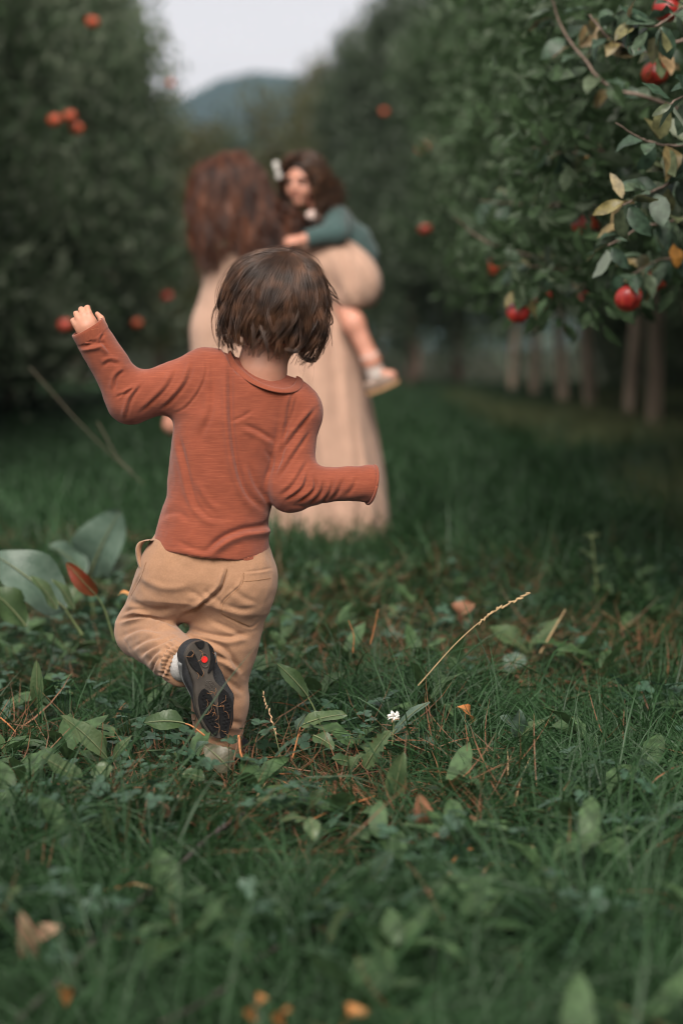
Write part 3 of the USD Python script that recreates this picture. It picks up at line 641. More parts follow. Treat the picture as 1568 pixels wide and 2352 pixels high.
def s_hand(p, wrist, R, s, curl=0.9, spread=1.0, thumb=1.0):
    """a hand: local y from the wrist to the fingers, z out of its back, x to the thumb's side; s = hand length"""
    q = (p - np.asarray(wrist)) @ R / s
    d = s_ell(q, (0, .26, 0), (.21, .29, .095)); d = smin(d, s_cap(q, (0, -.1, 0), (0, .15, 0), .13, .14), .1)
    f = None
    for x, L, i in ((.155, .42, 0), (.055, .47, 1), (-.05, .44, 2), (-.15, .35, 3)):
        a = np.array([x, .47 - .03 * (i == 3), .015]); ang, pts = 0.25 * curl, [a]
        for seg, bend in ((.44, .55), (.32, .75), (.24, .45)):
            pts.append(pts[-1] + L * seg * np.array([x * .35 * spread, np.cos(ang), -np.sin(ang)])); ang += bend * curl
        e = s_chain(q, pts, [.068, .062, .056, .046], .02); f = e if f is None else np.minimum(f, e)
    d = smin(d, f, .05)
    t = [np.array([.15, .10, -.03]), np.array([.27, .26, -.08]), np.array([.30, .42, -.13 * thumb - .03]), np.array([.27, .53, -.2 * thumb - .05])]
    return smin(d, s_chain(q, t, [.085, .072, .062, .05], .03), .06) * s

# strands of hair that grow from a whorl over a head-shaped envelope and fall to a hem
def hair_strands(rng, whorl, C, R, hem, clumps, per, npts=16, wave=0.010, curl=0.012, drop=0.0, layers=(0.86, 1.02), spread=0.014, front=None, pw=2.4, th0=0.03, maxlen=1.0):
    """C centre, R radii (x, depth, z) of the envelope; hem(p) > 0 once a strand is long enough"""
    w = np.asarray(whorl, float) - C; w = w / np.linalg.norm(w); a = np.cross(w, [0, 1.0, 0.2]); a /= np.linalg.norm(a); b = np.cross(w, a)
    out, wid = [], []
    def env(d):
        q = np.abs(d / R); return 1.0 / ((q ** pw).sum(-1) ** (1 / pw))
    for k in range(clumps):
        ph = 6.283 * (k + rng.random()) / clumps; lay = rng.uniform(*layers); ww, w2, fr = rng.uniform(0, 6.28), rng.uniform(0, 6.28), rng.uniform(0.7, 1.6)
        th = np.linspace(th0 + rng.uniform(0, 0.5) * (rng.random() < 0.45), 2.6, 60)
        bend = rng.normal(0.05, 0.24)
        phi = ph + bend * (th / 2) ** 2 + 0.05 * np.sin(fr * th + ww)
        d = np.cos(th)[:, None] * w + np.sin(th)[:, None] * (np.cos(phi)[:, None] * a + np.sin(phi)[:, None] * b)
        g = C + d * (env(d) * lay)[:, None]
        low = np.where((d[:, 2] < 0.05))[0]
        if drop and len(low):                      # past the widest place the hair hangs
            i0 = low[0]; n2 = len(g) - i0; step = drop / 40
            g[i0:] = g[i0] + np.cumsum(np.tile([0, 0, -step], (n2, 1)), 0) + (g[i0:] - g[i0]) * [0.12, 0.12, 0]
        h = hem(g); stop = np.where(h > rng.normal(0, 0.0045))[0]
        e = stop[0] if len(stop) else len(g) - 1
        if e < 6: continue
        u = np.linspace(0, e, npts); gl = np.stack([np.interp(u, np.arange(len(g)), g[:, i]) for i in range(3)], 1)
        t = np.linspace(0, 1, npts)
        tang = np.gradient(gl, axis=0); tang /= np.linalg.norm(tang, axis=1, keepdims=True) + 1e-9
        nor = gl - C; nor /= np.linalg.norm(nor, axis=1, keepdims=True); bi = np.cross(tang, nor)
        wv = wave * rng.uniform(0.5, 1.4)
        gl = gl + (wv * t ** 1.2 * np.sin(2 * np.pi * fr * t + ww))[:, None] * bi + (0.7 * wv * t ** 1.5 * np.sin(2 * np.pi * fr * t + w2))[:, None] * nor
        cs = rng.normal(0.4, 1.0); cr = curl * rng.uniform(0.4, 1.6); tc = np.clip((t - 0.72) / 0.28, 0, 1)
        gl = gl + (cr * (1 - np.cos(tc * 2.2)))[:, None] * nor * (-1.0 if cs < 0.75 else 0.8) + (cr * np.sin(tc * 2.0) * .6 * np.sign(rng.normal()))[:, None] * bi
        for s in range(per):
            o1, o2 = rng.normal(0, 1, 2) * spread; tap = 1 - 0.72 * t ** 0.9; tap[:2] = [0.8, 0.95]
            fz = rng.normal(0, 0.0006, (npts, 3)) * t[:, None]; fz = np.cumsum(fz, 0) * 0.6
            ln = 1 if rng.random() < 0.7 else rng.uniform(0.86, 1)
            st = gl + (o1 * tap)[:, None] * bi + (o2 * 0.45 * tap)[:, None] * nor + fz
            if ln < 1:
                uu = np.linspace(0, (npts - 1) * ln, npts); st = np.stack([np.interp(uu, np.arange(npts), st[:, i]) for i in range(3)], 1)
            out.append(st); wid.append(rng.uniform(0.8, 1.3))
    return out, np.array(wid)
# ------------------------------------------------------------------ people: materials
def cloth(name, col, dark, light, slub=(40, 40, 900), amount=0.25, rough=0.85, bump=0.25, bscale=700, sheen=0.15):
    nodes = {'tc': ('texture_coordinate', {}), 'map': ('mapping', dict(scale=slub)), 'n': ('noise_texture', dict(scale=1.0, detail=3.0, roughness=0.6)),
             'r': ('rgb_ramp', {'ramp': [(0.25, dark), (0.5, col), (0.75, light)]}),
             'n2': ('noise_texture', dict(scale=14.0, detail=2.0)), 'r2': ('rgb_ramp', {'ramp': [(0.3, (1 - amount * .4,) * 3), (0.7, (1 + amount * .4,) * 3)]}),
             'mul': ('mix', dict(mix_type='multiply', fac=1.0)), 'bn': ('noise_texture', dict(scale=bscale, detail=2.0)), 'add': ('math', dict(math_type='add')),
             'b': ('bump', dict(strength=bump, distance=0.001)),
             'p': ('principled_bsdf', dict(roughness=rough, specular_ior_level=0.25, sheen_weight=sheen, sheen_roughness=0.6))}
    return usdkit.material(stage, '/World/Looks/' + name, nodes, [('tc.object', 'map.vector'), ('map.vector', 'n.vector'), ('n.fac', 'r.fac'), ('tc.object', 'n2.vector'), ('n2.fac', 'r2.fac'),
        ('r.color', 'mul.color1'), ('r2.color', 'mul.color2'), ('mul.color', 'p.base_color'), ('tc.object', 'bn.vector'), ('bn.fac', 'add.value1'), ('n.fac', 'add.value2'), ('add.value', 'b.height'), ('b.normal', 'p.normal')], surface='p.BSDF')
M['skin'] = plain('skin', (0.43, 0.205, 0.135), 0.5, 0.08, 30, 0.12, 400, 0.4, sub=0.12, bdist=0.001)
M['skin_pink'] = plain('child_skin', (0.50, 0.235, 0.165), 0.5, 0.10, 24, 0.0, spec=0.4, sub=0.12)
M['lips'] = plain('lips', (0.40, 0.17, 0.125), 0.4, 0.1)
M['eye'] = plain('eye', (0.03, 0.02, 0.015), 0.15, 0.1)
M['shirt'] = cloth('rust_jersey', (0.190, 0.042, 0.018), (0.155, 0.033, 0.0145), (0.245, 0.062, 0.028), slub=(30, 30, 620))
M['shirt_trim'] = cloth('rust_rib', (0.195, 0.044, 0.018), (0.165, 0.036, 0.015), (0.23, 0.056, 0.024), slub=(500, 500, 90))
M['thread_rust'] = plain('rust_thread', (0.46, 0.16, 0.08), 0.8, 0.1)
M['chino'] = cloth('tan_twill', (0.275, 0.148, 0.082), (0.248, 0.132, 0.072), (0.305, 0.168, 0.095), slub=(300, 300, 300), bump=0.3)
M['thread_dark'] = plain('brown_thread', (0.20, 0.10, 0.045), 0.8, 0.1)
M['thread_tan'] = plain('tan_thread', (0.48, 0.27, 0.14), 0.8, 0.1)
M['hair'] = usdkit.material(stage, '/World/Looks/brown_hair', {'hi': ('hair_info', {}), 'g': ('geometry', {}), 'tc': ('texture_coordinate', {}), 'n': ('noise_texture', dict(scale=32.0, detail=1.0)),
    'r': ('rgb_ramp', {'ramp': [(0.28, (0.022, 0.012, 0.008)), (0.50, (0.054, 0.028, 0.017)), (0.74, (0.135, 0.064, 0.035))]}),
    'p': ('principled_bsdf', dict(roughness=0.36, specular_ior_level=0.5))}, [('tc.object', 'n.vector'), ('n.fac', 'r.fac'), ('r.color', 'p.base_color')], surface='p.BSDF')
M['hair_red'] = usdkit.material(stage, '/World/Looks/chestnut_hair', {'tc': ('texture_coordinate', {}), 'map': ('mapping', dict(scale=(1, 1, 0.25))), 'n': ('noise_texture', dict(scale=26.0, detail=1.0)),
    'r': ('rgb_ramp', {'ramp': [(0.3, (0.022, 0.008, 0.005)), (0.52, (0.062, 0.021, 0.010)), (0.75, (0.145, 0.048, 0.020))]}),
    'p': ('principled_bsdf', dict(roughness=0.45, specular_ior_level=0.4))}, [('tc.object', 'map.vector'), ('map.vector', 'n.vector'), ('n.fac', 'r.fac'), ('r.color', 'p.base_color')], surface='p.BSDF')
M['hair_cap'] = plain('hair_underside', (0.020, 0.012, 0.008), 0.6, 0.3, 60)
M['rubber'] = plain('black_rubber', (0.008, 0.008, 0.0085), 0.4, 0.3, 90, 0.2, 300, 0.25)
M['midsole'] = plain('grey_midsole', (0.050, 0.043, 0.036), 0.5, 0.25, 60, 0.15, 300, 0.25)
M['shoe_mesh'] = plain('shoe_upper', (0.014, 0.015, 0.017), 0.7, 0.5, 300, 0.5, 900)
M['shoe_grey'] = plain('shoe_panel', (0.13, 0.135, 0.135), 0.5, 0.2, 200, 0.3, 900)
M['red_spot'] = plain('red_rubber', (0.62, 0.022, 0.018), 0.3, 0.15, 300)
M['stem_bits'] = plain('dry_wisps', (.20, .095, .04), .8, .3, 200)
M['sock'] = plain('grey_sock', (0.36, 0.35, 0.34), 0.9, 0.2, 200, 0.5, 900)

# ------------------------------------------------------------------ the boy
BY = 4.86
def B(px, py, dy=0.0): return W(px, py, BY + dy)
def c4(*q): return [(122.5 + .508 * x, 612.5 + .508 * y) for x, y in q]      # two enlargements the creases were measured in
def c5(*q): return [(245 + .3125 * x, 1225 + .3125 * y) for x, y in q]
boy_base = np.array([B(500, 1700, 0)[0], BY, GROUND])
boy = thing('person', 'small boy seen from behind in rust top and tan trousers, one foot kicked up', 'person', boy_base)
PX = 1 / 1142.6
# arms, legs, head: joints
LS, LE, LW = B(462, 868, 0), B(300, 916, -.02), B(200, 750, -.05)
RS, RE, RW = B(674, 965, 0), B(668, 1119, -.03), B(828, 1108, -.05)
HIP_L, KNEE_L, ANK_L = B(408, 1315, 0), B(324, 1449, .06), B(421, 1526, -.142)
HIP_R, KNEE_R, SHIN_R, ANK_R = B(550, 1330, 0), B(512, 1480, .0), B(505, 1620, .01), B(499, 1755, .02)
HEAD, HR = B(636, 712, .03), rot_frame((0.42, 0.82, -0.40), (0.22, 0.15, 0.95))
hand_R = rot_frame(LW - LE + np.array([-.01, 0, .05]), (0.1, -1, 0.1)); hand_R = np.stack([-hand_R[:, 0], hand_R[:, 1], hand_R[:, 2]], 1)
# right-handed frames: local x = thumb side
def hand_frame(fwd, back, thumb_right):
    f = np.asarray(fwd, float); f /= np.linalg.norm(f); z = np.asarray(back, float); z = z - f * (z @ f); z /= np.linalg.norm(z); x = np.cross(f, z)
    return np.stack([x if thumb_right else -x, f, z], 1)
HL = hand_frame(LW - LE + np.array([-.015, .0, .02]), (-0.25, -1, 0.35), True)
if (HL[:, 0] @ np.array([1, 0, 0])) < 0: HL[:, 0] *= -1
HLW = LW + (LE - LW) * .27
def boy_body(p):
    torso = s_sections(p, [B(590, 905), B(545, 1040), B(505, 1190), B(478, 1310)], [.082, .092, .086, .092], [.042, .052, .052, .058], np.array([.958, 0, -.286]), np.array([0, 1.0, 0]))
    d = torso
    d = smin(d, s_chain(p, [B(600, 915, .012), B(602, 850, .008), B(606, 775, .015)], [.044, .043, .041], .03), .04)
    d = smin(d, near_only(lambda q: s_head(q, HEAD, HR, .098), HEAD, .24)(p), .03)
    d = smin(d, s_chain(p, [LS, LE, LW], [.034, .028, .019], .02), .03)
    d = smin(d, near_only(lambda q: s_hand(q, HLW, HL, .104, 1.05, 1.7), HLW + HL[:, 1] * .05, .16)(p), .012)
    d = smin(d, s_chain(p, [RS, RE, RW], [.034, .029, .020], .02), .03)
    d = smin(d, near_only(lambda q: s_hand(q, RW - (RW - RE) * 0.35, hand_frame(RW - RE, (0, -1, .3), False), .075, 1.9), RW, .14)(p), .012)
    d = smin(d, s_chain(p, [HIP_L, KNEE_L, ANK_L], [.055, .034, .026], .02), .03)
    return smin(d, s_chain(p, [HIP_R, KNEE_R, SHIN_R, ANK_R], [.055, .040, .034, .026], .02), .03)
lo, hi = B(120, 1790, 0) - [0, .28, 0.02], B(900, 560, 0) + [0, .22, 0.03]
obj('body', relax(sdf_mesh(boy_body, lo, hi, .0032), 2), M['skin'], boy, base=boy_base)
for sx in (-1, 1):
    e = trimesh.creation.icosphere(2, .0125); e.apply_translation(HEAD + HR @ (np.array([sx * .29, .72, .055]) * .098)); obj('eye', e, M['eye'], boy, base=boy_base)
# the top
PERP, DEP = np.array([.958, 0, -.286]), np.array([0, 1.0, 0])
NC = B(607, 841, 0); NA = (B(689, 870, 0) - B(527, 812, 0)) / 2; NB, NF = B(611, 889, -.066) - NC, B(609, 868, .06) - NC
def ring_point(t):
    t = np.asarray(t)[:, None]; s = np.sin(t); return NC + np.cos(t) * NA + np.where(s < 0, -s * NB, s * NF)
def above_ring(p):
    u = (p[:, 0] - NC[0]) / NA[0]; w = p[:, 1] - NC[1]
    return p[:, 2] - NC[2] - u * NA[2] - np.where(w < 0, w * NB[2] / NB[1], w * NF[2] / NF[1])
def neck_hole(p):
    """the room above the neckline"""
    return np.maximum(-above_ring(p) * .85, np.linalg.norm((p - NC)[:, :2] * [.86, 1.0], axis=1) - .072)
WR = LW + (LE - LW) * 0.02
def shirt_f(p):
    t = s_sections(p, [B(590, 850), B(576, 893), B(533, 968), B(516, 1050), B(500, 1165), B(490, 1240), B(486, 1300)], np.array([92, 128, 134, 126, 120, 132, 143]) * PX, [.056, .068, .078, .079, .080, .092, .098], PERP, DEP, 2.25, caps=False)
    t = smax(t, (B(588, 846) - p) @ (-np.array([.286, 0, .958])), .025)
    hem = (p - B(486, 1272)) @ np.array([-.12, 0, -.99])                # the hem hangs level, a little lower at the left
    t = smax(t, hem, .004)
    la = s_chain(p, [LS, LE, WR + (LW - LE) * .03], [.053, .0440, .0340], .03)
    ra = s_chain(p, [RS, RE, B(800, 1110, -.047)], [.049, .0435, .0305], .03)
    rd = (RW - RE) / np.linalg.norm(RW - RE) + np.array([.1, .45, -.30]); rd /= np.linalg.norm(rd); R_END = B(846, 1112, -.05)
    ra = smin(ra, s_cap(p, B(800, 1112, -.047), B(850, 1111, -.05), .0315, .0375), .015); ra = smax(ra, (p - R_END) @ rd - .012, .010)
    ra = smax(ra, -smax(s_cap(p, B(800, 1111, -.047), B(900, 1112, -.05), .030, .036), -(p - R_END) @ rd - .035, .004), .003)
    sh = smin(smin(t, la, .035), smin(ra, s_cap(p, B(640, 925), RS, .05, .048), .02), .010)
    sh = smin(sh, s_cap(p, B(470, 845), B(585, 862), .035, .045), .03)
    sh = smin(sh, s_cap(p, B(612, 878), B(690, 935), .045, .040), .03)
    sh = smax(sh, (p - WR) @ ((LW - LE) / np.linalg.norm(LW - LE)), .003)
    sh = smax(sh, -neck_hole(p), .006)
    return sh
shirt = crumple(crumple(relax(sdf_mesh(shirt_f, lo, hi, .0026), 3), .0050, [16, 16, 11], 4), .0032, [42, 42, 30], 9)
V_, R_ = -1, 1
SF = [  # back
    (c4((800, 400), (800, 560), (806, 720), (832, 900), (880, 1030), (965, 1105)), 8, -5.5, .8), (c4((705, 400), (722, 520), (712, 660), (650, 800)), 9, -2.5, .6),
    (c4((560, 740), (598, 900), (640, 1060), (700, 1130), (770, 1142)), 7, -3.2, .8), (c4((850, 712), (925, 742), (1005, 792)), 7, -3.5, .7), (c4((800, 700), (850, 680), (900, 650)), 5, -2, .5),
    (c4((676, 1300), (760, 1228), (850, 1190), (960, 1168), (1022, 1120)), 9, -7, 1.1), (c4((560, 1240), (620, 1270), (700, 1290)), 8, -2.5, .6), (c4((640, 960), (700, 1060), (760, 1110)), 9, 2.4, .4),
    (c4((480, 1130), (560, 1110), (620, 1150)), 9, -2.0, .5), (c4((880, 880), (920, 990), (985, 1070)), 8, -3, .8), (c4((1090, 545), (1064, 650), (1040, 800), (1002, 960)), 6, -3.5, .5), (c4((950, 820), (990, 880), (960, 960)), 7, -2, .5),
    # left sleeve
    (c4((685, 395), (690, 480), (660, 560), (600, 635), (535, 668)), 4, -2.2, .5), (c4((632, 425), (604, 520), (540, 600), (480, 652)), 6, -3.5, .9), (c4((560, 455), (515, 545), (440, 620), (385, 668)), 6, -3.0, .8),
    (c4((400, 535), (352, 600), (328, 690)), 5, -4.0, .9), (c4((378, 540), (330, 570), (280, 592)), 4, -2.5, .6), (c4((325, 468), (286, 500), (276, 560)), 5, -3.0, .8), (c4((296, 600), (330, 560), (375, 545)), 4, 2, .4),
    (c4((118, 362), (180, 352), (222, 348), (262, 392)), 5, -4.5, 1.0), (c4((138, 330), (180, 340), (205, 330)), 4, -2.5, .6), (c4((300, 440), (252, 430), (225, 450)), 5, -3, .7), (c4((232, 300), (215, 330), (240, 350)), 4, -2.5, .6),
    # right sleeve
    (c4((1188, 640), (1110, 735), (1030, 838)), 6, -4, .9), (c4((1165, 740), (1090, 850), (1012, 965)), 6, -3.2, .8), (c4((1150, 880), (1085, 985), (1020, 1040)), 6, -2.8, .7), (c4((1100, 580), (1085, 650), (1050, 740)), 6, -2.5, .6),
    (c4((1150, 930), (1128, 1000), (1048, 1062)), 4.5, -3.8, .9), (c4((1180, 948), (1178, 1010), (1100, 1072)), 4.5, -3.5, .9), (c4((1222, 958), (1210, 1022), (1150, 1082)), 5, -3.2, .8), (c4((1262, 965), (1250, 1022), (1200, 1084)), 5, -2.8, .8),
    (c4((1312, 948), (1292, 1010), (1252, 1062)), 6, -3, .7), (c4((1370, 940), (1360, 990), (1320, 1040)), 7, -2.5, .6), (c4((1060, 1075), (1200, 1092), (1340, 1062), (1420, 1045)), 6, -2.5, .5),
    # seams: hem and cuff
    (c4((500, 1290), (560, 1325), (660, 1347), (780, 1347), (900, 1312), (1003, 1283)), 3, -1.2, .3)]
shirt = folds(shirt, [(p_, w_ * .8, a_ * 1.2, s_) for p_, w_, a_, s_ in SF])
obj('shirt', shirt, M['shirt'], boy, base=boy_base)
sh = obj  # stitching that shows as paler dashes
obj('hem_stitching', stitches(shirt, spline([(x, y, 0) for x, y in c4((505, 1292), (560, 1325), (660, 1346), (780, 1346), (900, 1311), (1000, 1284))], 60)[:, :2], 3.2), M['thread_rust'], boy, base=boy_base)
obj('cuff_stitching', stitches(shirt, [(165, 772), (200, 760), (237, 751)], 2.6), M['thread_rust'], boy, base=boy_base)
# the rib round the neck
ring = ring_point(np.linspace(0, 6.283, 72)); axis_n = np.array([-.25, .25, .93]); axis_n /= np.linalg.norm(axis_n)
band_v, band_f, K = [], [], 10
for i in range(72):
    p0 = ring[i]; o = p0 - NC; o -= axis_n * (o @ axis_n); o /= np.linalg.norm(o)
    out_dir = o * 0.62 - axis_n * 0.78; up_dir = o * 0.78 + axis_n * 0.62                     # the band lies on the slope of the shoulders
    for j in range(K):
        a = 6.283 * j / K; band_v.append(p0 + out_dir * .0090 * np.cos(a) + up_dir * (.0035 * np.sin(a)))
for i in range(71):
    for j in range(K):
        q, r = i * K + j, i * K + (j + 1) % K; band_f += [[q, r, r + K], [q, r + K, q + K]]
collar = trimesh.Trimesh(np.array(band_v), np.array(band_f), process=False)
obj('collar', collar, M['shirt_trim'], boy, base=boy_base)
# cuff band at the left wrist
wd = (LW - LE) / np.linalg.norm(LW - LE); a_ = np.cross(wd, [0, 1, 0]); a_ /= np.linalg.norm(a_); b_ = np.cross(wd, a_)
cv, cf = [], []
for i, (s, r) in enumerate([(-.019, .0352), (-.017, .0362), (-.002, .0358), (.003, .0352), (.003, .0325), (-.01, .0315)]):
    for j in range(40):
        an = 6.283 * j / 40; cv.append(WR + wd * s + r * (np.cos(an) * a_ + np.sin(an) * b_) * (1 + .012 * np.sin(3 * an)))
for i in range(5):
    for j in range(40):
        q, r = i * 40 + j, i * 40 + (j + 1) % 40; cf += [[q, r, r + 40], [q, r + 40, q + 40]]
obj('cuff', trimesh.Trimesh(np.array(cv), np.array(cf), process=False), M['shirt_trim'], boy, base=boy_base)
rdir = (RW - RE) / np.linalg.norm(RW - RE) + np.array([.1, .45, -.30]); rdir /= np.linalg.norm(rdir); r_a = np.cross(rdir, [0, 0, 1.0]); r_a /= np.linalg.norm(r_a); r_b = np.cross(rdir, r_a)
rc = B(846, 1112, -.05) + rdir * .006; tt_ = np.linspace(0, 6.283, 40)
obj('cuff', tube(np.array([rc + (r_a * np.cos(t) * .0385 + r_b * np.sin(t) * .0385) for t in tt_]), .0030, 8), M['shirt_trim'], boy, base=boy_base)
# the trousers
def trousers_f(p):
    d = s_sections(p, [B(492, 1225), B(485, 1265), B(478, 1330), B(474, 1375)], np.array([122, 130, 140, 128]) * PX, [.076, .082, .090, .08], np.array([.985, 0, -.17]), DEP, 2.3)
    l1 = s_cap(p, HIP_L, KNEE_L, .077, .052); l2 = s_cap(p, KNEE_L, ANK_L, .052, .046)
    ld = (ANK_L - KNEE_L) / np.linalg.norm(ANK_L - KNEE_L)
    l2 = smax(l2, (p - ANK_L) @ ld - .012, .010)
    l = smin(l1, l2, .012)
    r = s_chain(p, [HIP_R, KNEE_R, SHIN_R, ANK_R], [.073, .064, .0505, .047], .03)
    r = smax(r, GROUND + .035 - p[:, 2], .01)
    d = smin(smin(d, l, .035), r, .03)
    d = smin(d, s_ell(p, B(540, 1345, -.03), (.062, .055, .065)), .04); d = smin(d, s_ell(p, B(425, 1340, -.025), (.062, .05, .065)), .04)
    return d
tr = crumple(crumple(relax(sdf_mesh(trousers_f, lo, hi, .0026), 3), .0065, [15, 15, 12], 14), .0038, [40, 40, 34], 19)
PF = [(c5((888, 240), (868, 330), (830, 420), (700, 530), (560, 605)), 6, -6, .7), (c5((80, 640), (240, 610), (420, 650), (545, 690)), 6, -7, 1.0), (c5((140, 480), (320, 560), (520, 560)), 9, -2.8, .7),
      (c5((200, 300), (420, 400), (640, 380)), 11, 2.2, .4), (c5((110, 590), (200, 560), (330, 585)), 6, -3, .7), (c5((110, 760), (250, 700), (410, 722)), 7, -4, .8), (c5((240, 905), (330, 838), (520, 760)), 6, -4.5, .9),
      (c5((380, 970), (420, 880), (490, 815)), 5, -4, .9), (c5((300, 960), (340, 900), (400, 850)), 5, -3, .8), (c5((180, 850), (300, 780), (420, 760)), 6, -3, .8), (c5((400, 1060), (440, 960), (470, 900)), 4, -3.5, .8), (c5((330, 1030), (350, 960), (380, 910)), 4, -3, .8),
      (c5((560, 690), (750, 742), (900, 762), (1050, 735)), 8, -4.5, .9), (c5((640, 760), (840, 830), (950, 960), (1000, 1040)), 8, -5, .9), (c5((800, 890), (920, 950), (985, 1010)), 7, -3.5, .8), (c5((760, 640), (900, 700), (1040, 770)), 7, -3, .7), (c5((830, 1060), (920, 1110), (1010, 1180)), 8, -3, .7),
      (c5((820, 1290), (900, 1380), (1000, 1400)), 8, -3.5, .8), (c5((660, 1400), (760, 1520), (900, 1560)), 8, -3.5, .8), (c5((700, 420), (800, 480), (870, 560)), 8, -2.5, .6), (c5((600, 420), (700, 480), (720, 560)), 8, -2.0, .6), (c5((900, 380), (1000, 470), (1120, 520)), 9, -2, .6), (c5((860, 520), (980, 560), (1110, 540)), 8, -2.2, .7),
      (c5((1000, 285), (985, 380), (860, 495), (832, 590)), 2.6, -1.6, .5), (c5((832, 590), (930, 640), (1055, 692), (1125, 640)), 2.6, -1.6, .5), (c5((1000, 285), (1110, 275), (1222, 255)), 2.6, -2.0, .6), (c5((270, 270), (200, 400), (150, 520)), 2.6, -1.4, .5)]
rngf = np.random.default_rng(3)
for q in range(11):                                                # the gathers of the elastic cuff
    f = q / 10; x0, y0 = 470 + (560 - 470) * f, 1090 - (1090 - 800) * f
    PF.append((c5((x0 - 10, y0), (x0 - 50, y0 - 25), (x0 - 95 - 20 * rngf.random(), y0 - 30 - 20 * rngf.random())), 2.8, -2.6, .8))
tr = folds(tr, [(p_, w_ * (.75 if w_ > 3 else .9), a_ * (1.3 if w_ > 3 else 1), s_) for p_, w_, a_, s_ in PF])
obj('trousers', tr, M['chino'], boy, base=boy_base)
lin = lambda pts, n=50: spline([(x, y, 0) for x, y in pts], n)[:, :2]
obj('pocket_stitching', cat([stitches(tr, lin(c5((1006, 292), (990, 384), (868, 500), (842, 586))), 3.0), stitches(tr, lin(c5((842, 586), (936, 632), (1052, 682))), 3.0), stitches(tr, lin(c5((1008, 355), (1110, 345), (1210, 330))), 3.0)]), M['thread_dark'], boy, base=boy_base)
obj('seam_stitching', cat([stitches(tr, lin(c5((292, 210), (250, 330), (175, 470))), 2.8), stitches(tr, lin(c5((884, 262), (860, 340), (826, 425))), 2.4)]), M['thread_dark'], boy, base=boy_base)
# side pocket that gapes at the left hip
sp = [c5((330, 50))[0] + (-.03,), c5((262, 62))[0] + (-.025,), c5((234, 110))[0] + (-.02,), c5((240, 190))[0] + (-.02,), c5((262, 262))[0] + (-.03,), c5((282, 290))[0] + (-.045,)]
spn = spline([B(*q) for q in sp], 24); gv_, gf_ = [], []
for i in range(24):
    for dd in ((-.006, 0, 0), (0.0, -.012, 0), (.006, 0, .0), (.0, .035, 0)): gv_.append(spn[i] + np.array(dd) * [1, 1, 1])
for i in range(23):
    for j in range(4):
        q, r = i * 4 + j, i * 4 + (j + 1) % 4; gf_ += [[q, r, r + 4], [q, r + 4, q + 4]]
obj('side_pocket', trimesh.Trimesh(np.array(gv_), np.array(gf_), process=False), M['chino'], boy, base=boy_base)

# shoes: local x across, y heel to toe, z up from the ground
SOLE_PX = c5((690, 792), (745, 802), (785, 840), (801, 900), (800, 960), (790, 1020), (800, 1075), (830, 1115), (880, 1150), (918, 1190), (945, 1250), (956, 1320), (950, 1400), (925, 1460), (890, 1500), (850, 1516), (805, 1508), (760, 1480), (715, 1420), (680, 1350), (655, 1270), (645, 1190), (640, 1120), (622, 1060), (598, 1000), (578, 940), (572, 895), (590, 850), (620, 815), (655, 798))
FY = BY - .215
hl, toe = W(*c5((695, 792))[0], FY), W(*c5((850, 1516))[0], FY + .01)
f_ = (toe - hl) / np.linalg.norm(toe - hl); up_ = np.array([-.33, .92, -.05]); up_ -= f_ * (up_ @ f_); up_ /= np.linalg.norm(up_); rt_ = np.cross(f_, up_)
RF = np.stack([rt_, f_, up_], 1)
def px_local(pts):
    q = np.array([(W(x, y, FY) - hl) @ RF for x, y in pts]); return np.stack([q[:, 0] / 1.0, q[:, 1]], 1)
sole = px_local(SOLE_PX); LEN = sole[:, 1].max()
def slab(poly, z0, z1, round_=.0015):
    g = Polygon(poly).buffer(0)
    def ring_mesh(g, a, b): return trimesh.creation.extrude_polygon(g, b - a, engine='earcut').apply_translation([0, 0, a])
    ms = [ring_mesh(g.buffer(-round_), z0, z0 + round_), ring_mesh(g, z0 + round_, z1)] if round_ else [ring_mesh(g, z0, z1)]
    return cat(ms)
def smooth_poly(p, n=4): return spline(np.column_stack([np.vstack([p, p[:1]]), np.zeros(len(p) + 1)]), n * len(p))[:-1, :2]
cx_of = lambda y: np.interp(y, [0, .06, .12, .19], [sole[sole[:, 1] < .03][:, 0].mean(), sole[np.abs(sole[:, 1] - .06) < .02][:, 0].mean(), sole[np.abs(sole[:, 1] - .13) < .02][:, 0].mean(), sole[sole[:, 1] > .17][:, 0].mean()])
def upper_f(q):
    xm = cx_of(q[:, 1]); p = np.stack([q[:, 0] - xm, q[:, 1], q[:, 2]], 1)
    d = s_chain(p, [(0, .034, .028), (0, .075, .030), (0, .125, .024), (0, .160, .018)], [.031, .033, .036, .030], .02)
    d = smin(d, s_cap(p, (0, .030, .045), (0, .034, .070), .030, .029), .02)
    d = smax(d, -s_cap(p, (0, .038, .058), (0, .040, .12), .022, .026), .006)
    d = smax(d, .014 - p[:, 2], .004); return smax(d, p[:, 2] - .072, .006)
upper = relax(sdf_mesh(upper_f, (-.06, -.02, .0), (.06, .21, .085), .003), 2)
PADS = [c5((576, 905), (600, 868), (628, 872), (655, 920), (680, 975), (706, 1040), (690, 1042), (640, 1005), (600, 960)), c5((642, 803), (690, 794), (716, 800), (712, 832), (690, 848), (668, 838)),
        c5((752, 815), (786, 845), (800, 900), (798, 960), (776, 1005), (745, 1030), (762, 980), (772, 920), (765, 860)),
        c5((716, 1142), (690, 1160), (668, 1210), (676, 1290), (700, 1360), (750, 1440), (800, 1488), (822, 1460), (824, 1380), (812, 1300), (788, 1230), (752, 1170)),
        c5((872, 1152), (842, 1180), (830, 1240), (834, 1330), (838, 1420), (850, 1505), (890, 1494), (924, 1452), (946, 1390), (950, 1310), (936, 1240), (905, 1180))]
